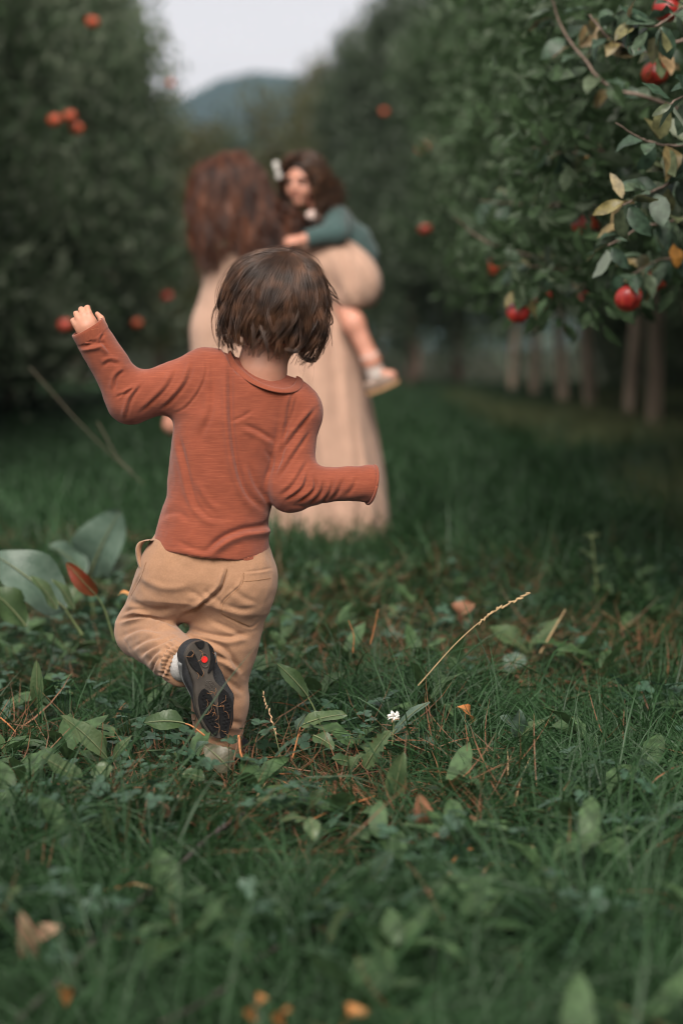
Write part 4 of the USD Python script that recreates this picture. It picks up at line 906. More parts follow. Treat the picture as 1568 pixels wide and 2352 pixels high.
def build_shoe(place, R, who, base):
    T = lambda m: trimesh.Trimesh(np.array(m.vertices) @ R.T + place, m.faces, process=False)
    sh = UsdGeom.Xform.Define(stage, path_for('shoe', who)).GetPrim()
    obj('upper', T(upper), M['shoe_mesh'], sh, base=base)
    obj('sole', T(slab(smooth_poly(sole), 0, .017)), M['midsole'], sh, smooth=30, base=base)
    for pd in PADS:
        g = Polygon(smooth_poly(px_local(pd), 3)).buffer(.0004)
        pad = [slab(np.array(g.exterior.coords)[:-1], -.0035, .001, .0012)]
        obj('tread_pad', T(cat(pad)), M['rubber'], sh, smooth=30, base=base)
    rng = np.random.default_rng(2); lugs = []
    for pd in PADS[3:]:                                            # small lugs of the forefoot
        g = Polygon(px_local(pd)).buffer(-.003); x0, y0, x1, y1 = g.bounds
        for yy in np.arange(y0, y1, .0066):
            for xx in np.arange(x0 + .0033 * (int(yy / .0066) % 2), x1, .0066):
                sq = Polygon([(xx - .002, yy - .0016), (xx + .002, yy - .0008), (xx + .002, yy + .0016), (xx - .002, yy + .0008)])
                if g.contains(sq): lugs.append(trimesh.creation.extrude_polygon(sq, .0026, engine='earcut').apply_translation([0, 0, -.0056]))
    obj('tread_lugs', T(cat(lugs)), M['rubber'], sh, smooth=False, base=base)
    c = px_local(c5((718, 928)))[0]
    disc = trimesh.creation.cylinder(.0062, .003, sections=28).apply_translation([c[0], c[1], -.0008]); obj('red_disc', T(disc), M['red_spot'], sh, smooth=30, base=base)
    ring_ = trimesh.creation.torus(.0088, .0011, 28, 8).apply_translation([c[0], c[1], -.0002]); ring_.vertices[:, 1] = c[1] + (ring_.vertices[:, 1] - c[1]) * 1.55 + .002; obj('disc_ring', T(ring_), M['midsole'], sh, base=base)
    o = px_local(c5((768, 1128)))[0]; ax = np.array([.42, .9]); ax /= np.linalg.norm(ax); bx = np.array([-ax[1], ax[0]]); ov = []
    for (i, j) in [(-1.5, -.5), (-1.5, .5), (-.5, -.55), (-.5, .55), (.5, -.5), (.5, .5), (1.5, -.45), (1.5, .45)]:
        h = o + ax * i * .0056 + bx * j * .0068; ov.append(trimesh.creation.torus(.0021, .0007, 12, 6).apply_translation([h[0], h[1], -.0002]))
    tt = np.linspace(0, 6.283, 33); el = np.stack([o[0] + ax[0] * .0135 * np.cos(tt) + bx[0] * .0085 * np.sin(tt), o[1] + ax[1] * .0135 * np.cos(tt) + bx[1] * .0085 * np.sin(tt), 0 * tt], 1)
    obj('perforated_oval', T(cat(ov + [tube(el, .0007, 6)])), M['midsole'], sh, base=base)
    for s in (-1, 1):                                              # grey overlays along the side and the laces
        pts = [];
        for yy, zz in ((.035, .030), (.062, .040), (.090, .034), (.120, .020)): pts.append((cx_of(yy) + s * .034 * (1 if yy < .1 else 1.06), yy, zz))
        st = tube(spline(pts, 18), np.linspace(.006, .0035, 18), 8); st.vertices[:, 0] = cx_of(st.vertices[:, 1]) + (st.vertices[:, 0] - cx_of(st.vertices[:, 1])) * 1.0; obj('side_panel', T(st), M['shoe_grey'], sh, base=base)
        pts2 = [(cx_of(yy) + s * xx, yy, zz) for xx, yy, zz in ((.020, .010, .026), (.027, .018, .038), (.029, .032, .046))]; obj('heel_panel', T(tube(spline(pts2, 10), [.002, .0035, .004, .004, .004, .004, .004, .0035, .003, .002], 8)), M['shoe_grey'], sh, base=base)
    lace = [tube(spline([(cx_of(yy) - .02, yy, zz - .006), (cx_of(yy), yy + .002, zz + .003), (cx_of(yy) + .02, yy, zz - .006)], 8), .0018, 6) for yy, zz in ((.072, .060), (.086, .058), (.100, .057), (.114, .055))]
    obj('laces', T(cat(lace)), M['rubber'], sh, base=base)
    return sh
raised = build_shoe(hl, RF, boy, boy_base)
rbit = np.random.default_rng(8); bits = []
for k in range(26):                                                # wisps of dry grass caught in the tread
    y_ = rbit.uniform(.085, .185) if k > 6 else rbit.uniform(.01, .06); x_ = cx_of(y_) + rbit.uniform(-.024, .024); an = rbit.uniform(0, 3.14); L_ = rbit.uniform(.008, .024)
    p_ = np.array([[x_, y_, -.0062], [x_ + L_ * .5 * math.cos(an), y_ + L_ * .5 * math.sin(an), -.0075], [x_ + L_ * math.cos(an + .5), y_ + L_ * math.sin(an + .5), -.0064]]); bits.append(tube(spline(p_, 5) @ RF.T + hl, .00042, 4))
obj('grass_bits', cat(bits), M['stem_bits'], raised, base=boy_base, kind='stuff')
sock_a = hl + RF @ np.array([cx_of(.04), .040, .045]); sock_b = hl + RF @ np.array([cx_of(.04), .036, .082])
obj('sock', relax(sdf_mesh(lambda p: s_chain(p, [sock_a, sock_b, ANK_L, ANK_L + (KNEE_L - ANK_L) * .2], [.022, .024, .030, .032], .02), np.minimum(sock_a, ANK_L) - .08, np.maximum(sock_b, ANK_L) + .09, .004), 2), M['sock'], boy, base=boy_base)
RS_ = rot_frame((.12, 1, 0), (0, 0, 1)); place = np.array([ANK_R[0], ANK_R[1] - .04, GROUND + .006]) - RS_ @ np.array([cx_of(.03), 0, 0])
build_shoe(place, RS_, boy, boy_base)
obj('sock', tube([place + RS_ @ np.array([cx_of(.04), .038, .03]), place + RS_ @ np.array([cx_of(.04), .038, .085]), ANK_R + [0, 0, .06]], [.028, .030, .032], 16), M['sock'], boy, base=boy_base)

# hair: wavy bob from a whorl near the top
HC = B(632, 702, .012); HRAD = np.array([.101, .102, .105])
HEM_X = [480, 505, 540, 560, 600, 640, 680, 705, 735, 770]; HEM_Y = [762, 772, 778, 782, 790, 799, 803, 814, 804, 766]
def hem_boy(g):
    px = to_px(g); front = np.clip((g - HEAD) @ HR[:, 1] / .098, -1, 1)
    lim = np.interp(px[:, 0], HEM_X, HEM_Y); zlim = HEAD[2] + .03
    a = (px[:, 1] - lim) * PX
    return np.where(front > .55, zlim - g[:, 2], a)
rngh = np.random.default_rng(12)
st1, w1 = hair_strands(rngh, B(662, 597, -.02), HC, HRAD, hem_boy, 250, 24, 18, .014, .015, 0, (.88, 1.01), .0078)
st2, w2 = hair_strands(rngh, B(662, 597, -.02), HC, HRAD, hem_boy, 130, 12, 20, .016, .016, 0, (.98, 1.06), .0048)
st3, w3 = hair_strands(rngh, B(662, 600, -.02), HC, HRAD * 1.02, lambda g: hem_boy(g) - .008, 150, 2, 18, .020, .022, 0, (1.0, 1.10), .009)
st4, w4 = hair_strands(rngh, B(662, 597, -.02), HC, HRAD, hem_boy, 70, 26, 22, .022, .010, 0, (.97, 1.04), .0060)
st2 += st4; w2 = np.r_[w2, w4]
# locks that stand out at the left and hang in ringlets at the right
def ringlet(rng, pts, r, turns, n, spread, m=26):
    g = spline(pts, m); t = np.linspace(0, 1, m); tg = np.gradient(g, axis=0); tg /= np.linalg.norm(tg, axis=1, keepdims=True); a = np.cross(tg, [0, 1.0, .1]); a /= np.linalg.norm(a, axis=1, keepdims=True); b = np.cross(tg, a); out = []
    p0 = rng.uniform(0, 6.28); g = g + (r * t * np.cos(6.283 * turns * t + p0))[:, None] * a + (r * t * np.sin(6.283 * turns * t + p0))[:, None] * b
    for _ in range(n):
        o = rng.normal(0, spread, 2); out.append(g + (o[0] * (1 - .6 * t))[:, None] * a + (o[1] * (1 - .6 * t))[:, None] * b + np.cumsum(rng.normal(0, .0004, (m, 3)), 0))
    return out
for pts, r, tu, n in [([B(740, 700, -.02), B(752, 760, -.02), B(738, 800, -.02), B(722, 826, -.02), B(700, 818, -.02), B(690, 806, -.02)], .004, 1, 50),
                      ([B(530, 680, -.05), B(508, 730, -.05), B(503, 758, -.05), B(500, 772, -.05), B(510, 776, -.05)], .004, 1, 36), ([B(540, 670, -.04), B(512, 720, -.04), B(520, 765, -.04), B(533, 784, -.04)], .005, 1, 60), ([B(560, 700, -.08), B(545, 750, -.08), B(548, 780, -.07), B(562, 790, -.07)], .005, 1, 60),
                      ([B(720, 690, -.06), B(738, 745, -.06), B(716, 795, -.05), B(690, 812, -.04)], .005, 1, 70), ([B(700, 700, -.09), B(705, 760, -.08), B(680, 800, -.07), B(655, 806, -.07)], .005, 1, 60)]:
    s = ringlet(rngh, pts, r, tu, n, .004); st2 += s; w2 = np.r_[w2, np.ones(len(s))]
strands = st1 + st2 + st3
curves('hair', strands, np.r_[w1 * .00072, w2 * .00062, w3 * .00036], M['hair'], boy, base=boy_base)
def cap_f(p):
    q = np.abs((p - HC) / (HRAD * .90)); r = ((q ** 2.4).sum(1)) ** (1 / 2.4); d = (r - 1) * HRAD.min() * .9
    return smax(d, hem_boy(p) + .010, .01)
obj('hair_underside', relax(sdf_mesh(cap_f, HC - .14, HC + .14, .005), 2), M['hair_cap'], boy, base=boy_base)
# ------------------------------------------------------------------ the woman and the little girl she carries
M['dress'] = cloth('sand_linen', (0.40, 0.25, 0.182), (0.365, 0.224, 0.162), (0.435, 0.278, 0.204), slub=(260, 260, 60), bump=0.2, amount=.2)
M['teal'] = cloth('teal_knit', (0.036, 0.070, 0.068), (0.030, 0.060, 0.058), (0.046, 0.084, 0.080), slub=(300, 300, 300))
M['pale_cloth'] = plain('pale_pink_cloth', (0.62, 0.48, 0.43), 0.9, 0.05, 60)
M['bow'] = plain('white_bow', (0.5, 0.48, 0.45), 0.8, 0.1, 60)
M['taupe'] = plain('taupe_leather', (0.26, 0.185, 0.145), 0.6, 0.15, 40)
M['crepe'] = plain('crepe_sole', (0.42, 0.25, 0.13), 0.8, 0.15, 60)
M['sock_pale'] = plain('pale_sock', (0.50, 0.42, 0.38), 0.9, 0.08, 90)
WY = 10.1
def A(px, py, dy=0.0): return W(px, py, WY + dy)
QX = WY / FPX
mum_base = np.array([A(760, 1200)[0], WY, GROUND])
mum = thing('person', 'woman with long chestnut hair in a loose sand-coloured dress, carrying a child on her hip', 'person', mum_base)
MH, MHR = A(528, 445, .02), rot_frame((-0.55, 0.80, -0.25), (-0.10, 0.15, 0.98))
MLS, MLE, MLW = A(525, 622, 0), A(474, 790, .0), A(408, 925, -.02)
MRS, MRE, MRW = A(765, 610, -.02), A(835, 680, -.06), A(780, 670, .20)
def mum_body(p):
    d = s_sections(p, [A(640, 585), A(650, 700), A(672, 850), A(690, 960)], [.17, .15, .15, .17], [.09, .09, .10, .11], np.array([.99, 0, -.1]), DEP)
    d = smin(d, s_chain(p, [A(630, 610), A(590, 545), A(548, 480)], [.09, .058, .056], .04), .05)
    d = smin(d, near_only(lambda q: s_head(q, MH, MHR, .112), MH, .27)(p), .03)
    d = smin(d, s_chain(p, [A(600, 600), MLS, MLE, MLW], [.07, .052, .042, .029], .03), .04)
    hf = hand_frame(A(382, 1000) - MLW, (-.5, -.85, 0), True)
    d = smin(d, near_only(lambda q: s_hand(q, MLW, hf, .165, .8), MLW + hf[:, 1] * .08, .25)(p), .02)
    d = smin(d, s_chain(p, [A(690, 600), MRS, MRE, MRW], [.07, .052, .042, .029], .03), .04)
    hf2 = hand_frame(np.array([-1, .25, .1]), (.2, 1, 0), False)
    d = smin(d, near_only(lambda q: s_hand(q, MRW, hf2, .165, .9), MRW + hf2[:, 1] * .08, .25)(p), .02)
    for x in (720, 790):
        d = smin(d, s_chain(p, [A(690 if x < 750 else 715, 950), A((690 + x) / 2, 1090, .02), A(x, 1225, 0), A(x, 1252, .10)], [.085, .06, .035, .03], .03), .03)
    return d
obj('body', relax(sdf_mesh(mum_body, A(350, 1272) - [0, .3, .0], A(900, 330) + [0, .4, 0], .0075), 2), M['skin_pink'], mum, base=mum_base)
for sx in (-1, 1):
    e = trimesh.creation.icosphere(2, .0135); e.apply_translation(MH + MHR @ (np.array([sx * .29, .72, .055]) * .112)); obj('eye', e, M['eye'], mum, base=mum_base)
def dress_f(p):
    t = s_sections(p, [A(640, 548), A(638, 590), A(634, 700), A(655, 850), A(700, 1000), A(738, 1120), A(762, 1262)], np.array([95, 140, 162, 170, 150, 134, 128]) * QX, [.09, .13, .15, .17, .19, .20, .21], np.array([.985, 0, -.17]), DEP, 2.1, caps=False)
    t = smax(t, (p - A(640, 552)) @ np.array([-.15, 0, .98]), .06)
    t = smax(t, -.02 + (A(762, 1238)[2] - p[:, 2]), .008)
    l = s_chain(p, [A(565, 600), A(532, 625), A(498, 760), A(492, 850)], [.10, .092, .092, .097], .05); ld = A(492, 850) - A(498, 760); ld /= np.linalg.norm(ld)
    l = smax(l, (p - A(492, 850)) @ ld, .008)
    r = s_chain(p, [A(700, 605), A(775, 610, -.06), A(815, 660, -.09)], [.10, .108, .100], .05)
    r = smin(r, s_ell(p, A(818, 645, -.09), (.094, .10, .12)), .05); r = smax(r, A(820, 716)[2] - p[:, 2] + .25 * (A(820, 716)[0] - p[:, 0]), .012)
    t = smin(smin(t, l, .05), r, .05)
    return smax(t, -s_ell(p, A(828, 735, -.09), (.070, .12, .060)), .02)
dr = relax(sdf_mesh(dress_f, A(415, 1280) - [0, .35, 0], A(905, 500) + [0, .35, 0], .0085), 2)
v = np.array(dr.vertices); n = vnorm(dr); px = to_px(v)
axx = (px[:, 0] - np.interp(px[:, 1], [550, 700, 850, 1000, 1120, 1250], [640, 634, 655, 700, 738, 762])) / np.interp(px[:, 1], [550, 700, 1000, 1250], [120, 150, 148, 130])
ang = np.arctan2(axx, -(v[:, 1] - WY) / .2)
low = np.clip((px[:, 1] - 620) / 350, 0, 1)
dsp = low * (.008 * np.sin(ang * 8 + 1.6 * np.sin(px[:, 1] / 170) + 3 * meshkit.noise(np.stack([ang * 1.3, px[:, 1] / 300, 0 * ang], -1), 4)) + .006 * np.sin(ang * 15 + 2 + px[:, 1] / 200)) + .012 * (meshkit.fbm(np.stack([ang * 2.2, px[:, 1] / 130, 0 * ang], -1), 3, 6) - .5)
dr = trimesh.Trimesh(v + n * dsp[:, None], dr.faces, process=False)
dr = folds(dr, [([(575, 570), (590, 640), (600, 740)], 12, -10, .8), ([(690, 560), (740, 640), (770, 690)], 12, -10, .8), ([(740, 570), (760, 640), (800, 700)], 10, -8, .8), ([(775, 660), (760, 720), (762, 800), (790, 950)], 12, -12, .8), ([(540, 600), (520, 690), (500, 780)], 11, -9, .8), ([(800, 560), (830, 620), (850, 690)], 8, -11, .7), ([(785, 570), (805, 640), (818, 700)], 8, -11, .8), ([(830, 590), (850, 640), (860, 690)], 6, -7, .7), ([(700, 760), (720, 900), (745, 1100)], 11, -11, .8), ([(655, 820), (690, 1000), (715, 1200)], 11, -10, .8), ([(800, 830), (820, 1000), (840, 1190)], 10, -10, .8)])
obj('dress', dr, M['dress'], mum, base=mum_base)
for q in (720, 790):
    s0 = A(q, 1250, .02); up_s = relax(sdf_mesh(lambda p: smax(s_chain(p, [s0 + [0, -.02, .045], s0 + [0, .08, .035], s0 + [0, .17, .025]], [.038, .040, .032], .02), GROUND + .004 - p[:, 2], .004), s0 - [.09, .1, .08], s0 + [.09, .24, .12], .006), 2)
    obj('shoe', up_s, M['taupe'], mum, base=mum_base)
# her hair: long, loosely waved, down her back and over both shoulders
rngm = np.random.default_rng(31)
def long_hair(rng, tops, ends, clumps, per, mid, spread, wave, m=22):
    out = []
    for k in range(clumps):
        f = rng.random(); a = np.array([np.interp(f, np.linspace(0, 1, len(tops)), np.array(tops)[:, i]) for i in range(3)]); b = np.array([np.interp(f, np.linspace(0, 1, len(ends)), np.array(ends)[:, i]) for i in range(3)])
        c = np.array([np.interp(f, np.linspace(0, 1, len(mid)), np.array(mid)[:, i]) for i in range(3)])
        b = b + np.array([rng.normal(0, .012), rng.normal(0, .015), rng.normal(0, .05)]); c = c + rng.normal(0, .010, 3)
        g = spline([a, a * .5 + c * .5 + np.array([0, -.02, .03]), c, c * .45 + b * .55 + rng.normal(0, .008, 3), b], m); t = np.linspace(0, 1, m)
        w = wave * rng.uniform(.4, 1.3); p1, p2, fr = rng.uniform(0, 6.28), rng.uniform(0, 6.28), rng.uniform(1.2, 2.6)
        g[:, 0] += w * t * np.sin(6.28 * fr * t + p1); g[:, 1] += w * t * np.sin(6.28 * fr * t + p2)
        for _ in range(per):
            o = rng.normal(0, spread, 3) * (1 - .55 * t)[:, None]; out.append(g + o + np.cumsum(rng.normal(0, .0006, (m, 3)), 0))
    return out
crown = [A(500, 372, 0), A(520, 352, -.02), A(545, 356, 0)]
hs = []
mid_b = [A(447, 440, -.02), A(465, 470, -.10), A(505, 470, -.14), (A(560, 470, -.13)), A(600, 455, -.08), A(622, 470, .0)]
end_b = [A(462, 590, -.02), A(478, 600, -.12), A(528, 556, -.17), A(590, 590, -.17), A(640, 590, -.15), A(700, 510, -.06)]
hs += long_hair(rngm, [A(478, 392, 0), A(515, 356, -.05), A(560, 372, -.03)], end_b, 150, 16, mid_b, .011, .012)
hs += long_hair(rngm, [A(470, 400, .03), A(480, 380, .0)], [A(455, 560, .02), A(492, 610, -.1)], 40, 16, [A(441, 460, .02), A(462, 480, -.08)], .011, .016)
hs += long_hair(rngm, [A(540, 352, .0), A(585, 395, .0)], [A(610, 580, -.17), A(655, 560, -.15), A(705, 500, -.1)], 60, 16, [A(590, 440, -.10), A(625, 470, -.05)], .012, .018)
hs += long_hair(rngm, [A(490, 375, .08), A(555, 365, .08)], [A(450, 540, .06), A(470, 560, .1)], 40, 14, [A(445, 420, .08), A(462, 430, .12)], .011, .012)
curves('hair', hs, np.full(len(hs), .0026), M['hair_red'], mum, base=mum_base)
def mcap(p):
    d = s_ell(p, MH + np.array([.0, -.012, .03]), (.106, .116, .098)); d = smin(d, s_chain(p, [A(520, 440, -.03), A(526, 515, -.08)], [.092, .070], .04), .05)
    d = smin(d, s_chain(p, [A(560, 450, -.05), A(625, 520, -.09)], [.070, .045], .04), .04); d = smin(d, s_chain(p, [A(475, 450, -.02), A(472, 545, -.04)], [.055, .035], .04), .04)
    return smax(d, (p - MH) @ MHR[:, 1] - .045, .02)
obj('hair_underside', relax(sdf_mesh(mcap, MH - [.3, .3, .5], MH + [.4, .25, .2], .01), 3), M['hair_red'], mum, base=mum_base)

# the girl
GY = 10.02
def G(px, py, dy=0.0): return W(px, py, GY + dy)
girl_base = G(790, 700, .05)
girl = thing('person', 'little girl in teal dress with white hair bow, carried on the woman\'s hip', 'person', girl_base)
GH, GHR = G(700, 415, .0), rot_frame((-0.50, -0.85, -0.16), (0.05, 0.0, 1.0))
GS, GE, GW = G(768, 496, .0), G(772, 534, -.07), G(702, 548, -.10)
def girl_body(p):
    d = s_chain(p, [G(760, 510, .05), G(800, 580, .10), G(812, 640, .11)], [.075, .075, .08], .03)
    d = smin(d, s_chain(p, [G(745, 500, .04), G(715, 450, .02)], [.05, .042], .03), .03)
    d = smin(d, near_only(lambda q: s_head(q, GH, GHR, .100), GH, .24)(p), .02)
    d = smin(d, s_chain(p, [GS, GE, GW], [.034, .030, .022], .02), .03)
    hf = hand_frame(G(640, 556, -.08) - GW, (.1, -.7, .7), True)
    d = smin(d, near_only(lambda q: s_hand(q, GW, hf, .115, .55), GW + hf[:, 1] * .06, .18)(p), .015)
    d = smin(d, s_chain(p, [G(735, 500, .12), G(690, 520, .16), G(650, 545, .14)], [.034, .03, .022], .02), .03)
    d = smin(d, s_chain(p, [G(800, 645, .09), G(786, 690, .0), G(812, 742, -.06), G(853, 828, -.08), G(862, 858, -.07)], [.060, .047, .042, .033, .028], .03), .03)
    hf2 = G(868, 872, -.07)
    d = smin(d, s_chain(p, [G(862, 858, -.07), G(900, 862, -.09)], [.026, .02], .02), .02)
    return smin(d, s_chain(p, [G(800, 640, .1), G(720, 700, .30), G(700, 800, .34), G(702, 850, .33), G(690, 862, .38)], [.062, .045, .035, .027, .022], .03), .03)
obj('body', relax(sdf_mesh(girl_body, G(615, 920) - [0, .25, 0], G(930, 340) + [0, .5, 0], .0058), 2), M['skin_pink'], girl, base=girl_base)
for sx in (-1, 1):
    e = trimesh.creation.icosphere(2, .0125); e.apply_translation(GH + GHR @ (np.array([sx * .29, .735, .055]) * .100)); obj('eye', e, M['eye'], girl, base=girl_base)
    bp = [GH + GHR @ (np.array([sx * x, y, z]) * .100) for x, y, z in ((.14, .86, .20), (.30, .83, .26), (.46, .72, .22))]
    obj('eyebrow', tube(spline(bp, 8), [.001, .002, .0025, .0025, .0025, .002, .0015, .001], 6), M['hair_cap'], girl, base=girl_base)
lp = [GH + GHR @ (np.array([x, y, z]) * .100) for x, y, z in ((-.18, .78, -.50), (-.06, .84, -.485), (0, .845, -.50), (.06, .84, -.485), (.18, .78, -.50))]
obj('lips', tube(spline(lp, 12), np.r_[.002, np.full(10, .0042), .002], 8), M['lips'], girl, base=girl_base)
def gdress(p):
    d = s_chain(p, [G(757, 508, .05), G(798, 575, .10), G(812, 625, .12)], [.088, .088, .098], .03)
    d = smin(d, s_chain(p, [G(815, 555, .10), G(836, 580, .11)], [.075, .06], .03), .03)
    d = smax(d, (p - G(742, 492, .04)) @ np.array([-.6, -.1, .78]), .01)
    a = s_chain(p, [GS + [0, 0, -.005], GE, GW], [.050, .047, .036], .025); ad = (GW - GE) / np.linalg.norm(GW - GE)
    a = smax(a, (p - GW) @ ad, .005); b = s_chain(p, [G(735, 505, .12), G(690, 522, .16)], [.046, .04], .03)
    return smin(smin(d, a, .02), b, .02)
obj('dress', crumple(relax(sdf_mesh(gdress, G(650, 720) - [0, .2, 0], G(890, 430) + [0, .35, 0], .0062), 2), .012, [20, 20, 12], 3), M['teal'], girl, base=girl_base)
obj('collar', relax(sdf_mesh(lambda p: s_ell(p, G(716, 494, -.045), (.036, .022, .024)), G(670, 540, -.1), G(760, 450, .05) + [0, .05, 0], .006) if False else trimesh.creation.icosphere(3, 1.0).apply_scale([.036, .024, .022]).apply_translation(G(722, 494, -.03)), 1), M['pale_cloth'], girl, base=girl_base)
# bow: two loops and a knot
bc = G(637, 391, -.07)
for k, (dx, dz, s) in enumerate([(-.006, .022, 1), (.006, -.021, 1)]):
    l = trimesh.creation.icosphere(3, 1.0); l.apply_scale([.013, .010, .018]); vv = np.array(l.vertices); vv[:, 0] *= 1 - .45 * np.sign(dz) * -vv[:, 2] / .027 * .6; l.vertices = vv; l.apply_translation(bc + [dx, 0, dz]); obj('bow_loop', l, M['bow'], girl, base=girl_base)
kn = trimesh.creation.icosphere(2, .011); kn.apply_translation(bc + [0, -.006, 0]); obj('bow_knot', kn, M['bow'], girl, base=girl_base)
ghs = []
GT = [GH + GHR @ (np.array(q) * .100) for q in ((0, .45, .98), (0, .1, 1.03), (0, -.3, .98))]
gR = lambda *q: [GH + GHR @ (np.array(x) * .100) for x in q]
# local x is the girl's right: the picture's left, as she faces us
ghs += long_hair(rngm, GT, [G(740, 495, -.02), G(770, 490, .0), G(792, 490, .05), G(790, 490, .1)], 90, 14, gR((-.86, .35, .15), (-.92, .0, .1), (-.8, -.5, .1), (-.4, -.9, .1)), .010, .014)
ghs += long_hair(rngm, GT, [G(690, 480, .12), G(720, 490, .14), G(760, 480, .12)], 60, 14, gR((.8, -.3, .1), (.3, -.9, .1), (-.4, -.92, .1)), .010, .012)
ghs += long_hair(rngm, GT, [G(642, 455, .03), G(655, 470, .06)], 26, 12, gR((.86, .30, .15), (.90, -.05, .1)), .008, .010)
ghs += long_hair(rngm, [gR((-.05, .5, .95))[0], gR((-.02, .2, 1.0))[0]], gR((-.85, .45, -.5), (-.9, .2, -.7)), 30, 12, gR((-.66, .66, .42), (-.8, .45, .3)), .008, .006)
ghs += long_hair(rngm, [gR((.05, .5, .95))[0], gR((.02, .2, 1.0))[0]], gR((.85, .40, -.3), (.9, .2, -.5)), 26, 12, gR((.66, .62, .45), (.8, .42, .3)), .008, .005)
curves('hair', ghs, np.full(len(ghs), .0022), M['hair'], girl, base=girl_base)
def gcap(p):
    q = (p - GH) @ GHR / .1
    d = s_ell(q, (0, -.10, .26), (.80, .93, .84)); d = smin(d, s_ell(q, (-.1, -.55, -.5), (.72, .5, .75)), .3); d = smin(d, s_ell(q, (-.72, -.05, -.4), (.28, .38, .7)), .2)
    face = s_ell(q, (0.04, 1.0, -.22), (.62, .75, .88)); return smax(d, -face, .1) * .1
obj('hair_underside', relax(sdf_mesh(gcap, GH - .25, GH + .25, .007), 2), M['hair_cap'], girl, base=girl_base)
# sock and shoe
sa, sb = G(850, 822, -.08), G(864, 862, -.07)
obj('sock', tube(spline([sa + (sa - sb) * .2, sa, (sa + sb) / 2, sb, sb + (sb - sa) * .3], 12), np.r_[.040, .041, np.full(10, .037)], 18), M['sock_pale'], girl, base=girl_base)
h0, t0 = G(842, 893, -.07), G(905, 866, -.08); f0 = (t0 - h0) / np.linalg.norm(t0 - h0); RG = rot_frame(f0, (-.30, -.2, .93))
h0 = G(846, 902, -.07); LG = .135
def gshoe(p):
    q = (p - h0) @ RG
    d = s_chain(q, [(0, .022, .026), (0, .06, .026), (0, .105, .020)], [.027, .028, .027], .02); d = smax(d, -s_cap(q, (0, .03, .055), (0, .05, .10), .022, .026), .006); return smax(d, .004 - q[:, 2], .003)
gs = UsdGeom.Xform.Define(stage, path_for('shoe', girl)).GetPrim()
obj('upper', relax(sdf_mesh(gshoe, h0 - [.10, .1, .10], h0 + [.20, .1, .17], .0045), 2), M['taupe'], gs, base=girl_base)
tt = np.linspace(0, 6.283, 40)[:-1]; ol = np.stack([.030 * np.sign(np.cos(tt)) * np.abs(np.cos(tt)) ** .8, .063 + .073 * np.sin(tt)], 1)
sl = slab(ol, -.010, .006, .002); obj('sole', trimesh.Trimesh(np.array(sl.vertices) @ RG.T + h0, sl.faces, process=False), M['crepe'], gs, smooth=30, base=girl_base)
bt = trimesh.creation.icosphere(2, 1.0).apply_scale([.011, .006, .011]).apply_translation(G(867, 861, -.115)); obj('button', bt, M['bow'], gs, base=girl_base)
st_ = spline([h0 + RG @ np.array(q) for q in ((-.029, .062, .018), (-.022, .06, .045), (0, .058, .056), (.022, .06, .045), (.029, .062, .018))], 16); obj('strap', tube(st_, .006, 8), M['taupe'], gs, base=girl_base)
hs2 = G(702, 868, .33); obj('shoe', relax(sdf_mesh(lambda p: s_chain(p, [hs2, hs2 + [-.02, .08, -.01]], [.032, .030], .02), hs2 - .1, hs2 + .16, .006), 2), M['taupe'], girl, base=girl_base)
# ------------------------------------------------------------------ the near branches of the first right-hand tree, leaf by leaf
one_base = np.array(UsdGeom.Xformable(TREE_ONE).ComputeLocalToWorldTransform(Usd.TimeCode.Default()).ExtractTranslation())
one_inv = np.array(UsdGeom.Xformable(TREE_ONE).ComputeLocalToWorldTransform(Usd.TimeCode.Default()).GetInverse())
def into_one(m):
    v = np.c_[np.asarray(m[0] if isinstance(m, tuple) else m.vertices), np.ones(len(m[0] if isinstance(m, tuple) else m.vertices))] @ one_inv
    return trimesh.Trimesh(v[:, :3], m[1] if isinstance(m, tuple) else m.faces, process=False)
rb = np.random.default_rng(17)
TWIGS = [([(1560, 660, 8.6), (1450, 640, 8.3), (1240, 592, 8.0), (1140, 560, 7.9), (1085, 530, 7.9), (1042, 492, 7.85)], .0055, 10, 1),
         ([(1600, 260, 6.6), (1480, 215, 6.4), (1400, 190, 6.4), (1340, 130, 6.4), (1290, 60, 6.4), (1262, -30, 6.4)], .006, 30, 0),
         ([(1620, 335, 5.7), (1510, 322, 5.6), (1470, 305, 5.55), (1415, 275, 5.5)], .0035, 14, 1),
         ([(1640, 380, 5.9), (1560, 405, 5.7), (1500, 440, 5.6), (1430, 472, 5.5)], .0045, 34, 0),
         ([(1500, 380, 7.1), (1400, 352, 6.9), (1310, 350, 6.8), (1230, 338, 6.7)], .0045, 26, 0),
         ([(1640, 60, 6.2), (1560, 95, 6.1), (1480, 120, 6.0), (1400, 90, 6.0), (1350, 40, 6.0)], .005, 32, 0),
         ([(1640, 605, 7.7), (1450, 600, 7.5), (1300, 612, 7.5), (1160, 598, 7.4)], .0045, 30, 0),
         ([(1480, 500, 8.2), (1330, 472, 8.0), (1200, 470, 8.0), (1110, 463, 7.9)], .0045, 26, 0),
         ([(1640, 470, 6.2), (1568, 500, 6.1), (1480, 520, 6.0), (1400, 562, 5.9)], .0045, 30, 0),
         ([(1650, -20, 5.8), (1568, 20, 5.7), (1500, 60, 5.6), (1445, 45, 5.6)], .004, 26, 0),
         ([(1660, 190, 5.5), (1600, 210, 5.4), (1560, 225, 5.35), (1520, 250, 5.3)], .0035, 14, 0),
         ([(1640, 560, 6.6), (1560, 585, 6.5), (1500, 600, 6.4), (1440, 640, 6.3)], .004, 22, 0)]
leaf_n = 0
from scipy.spatial.transform import Rotation
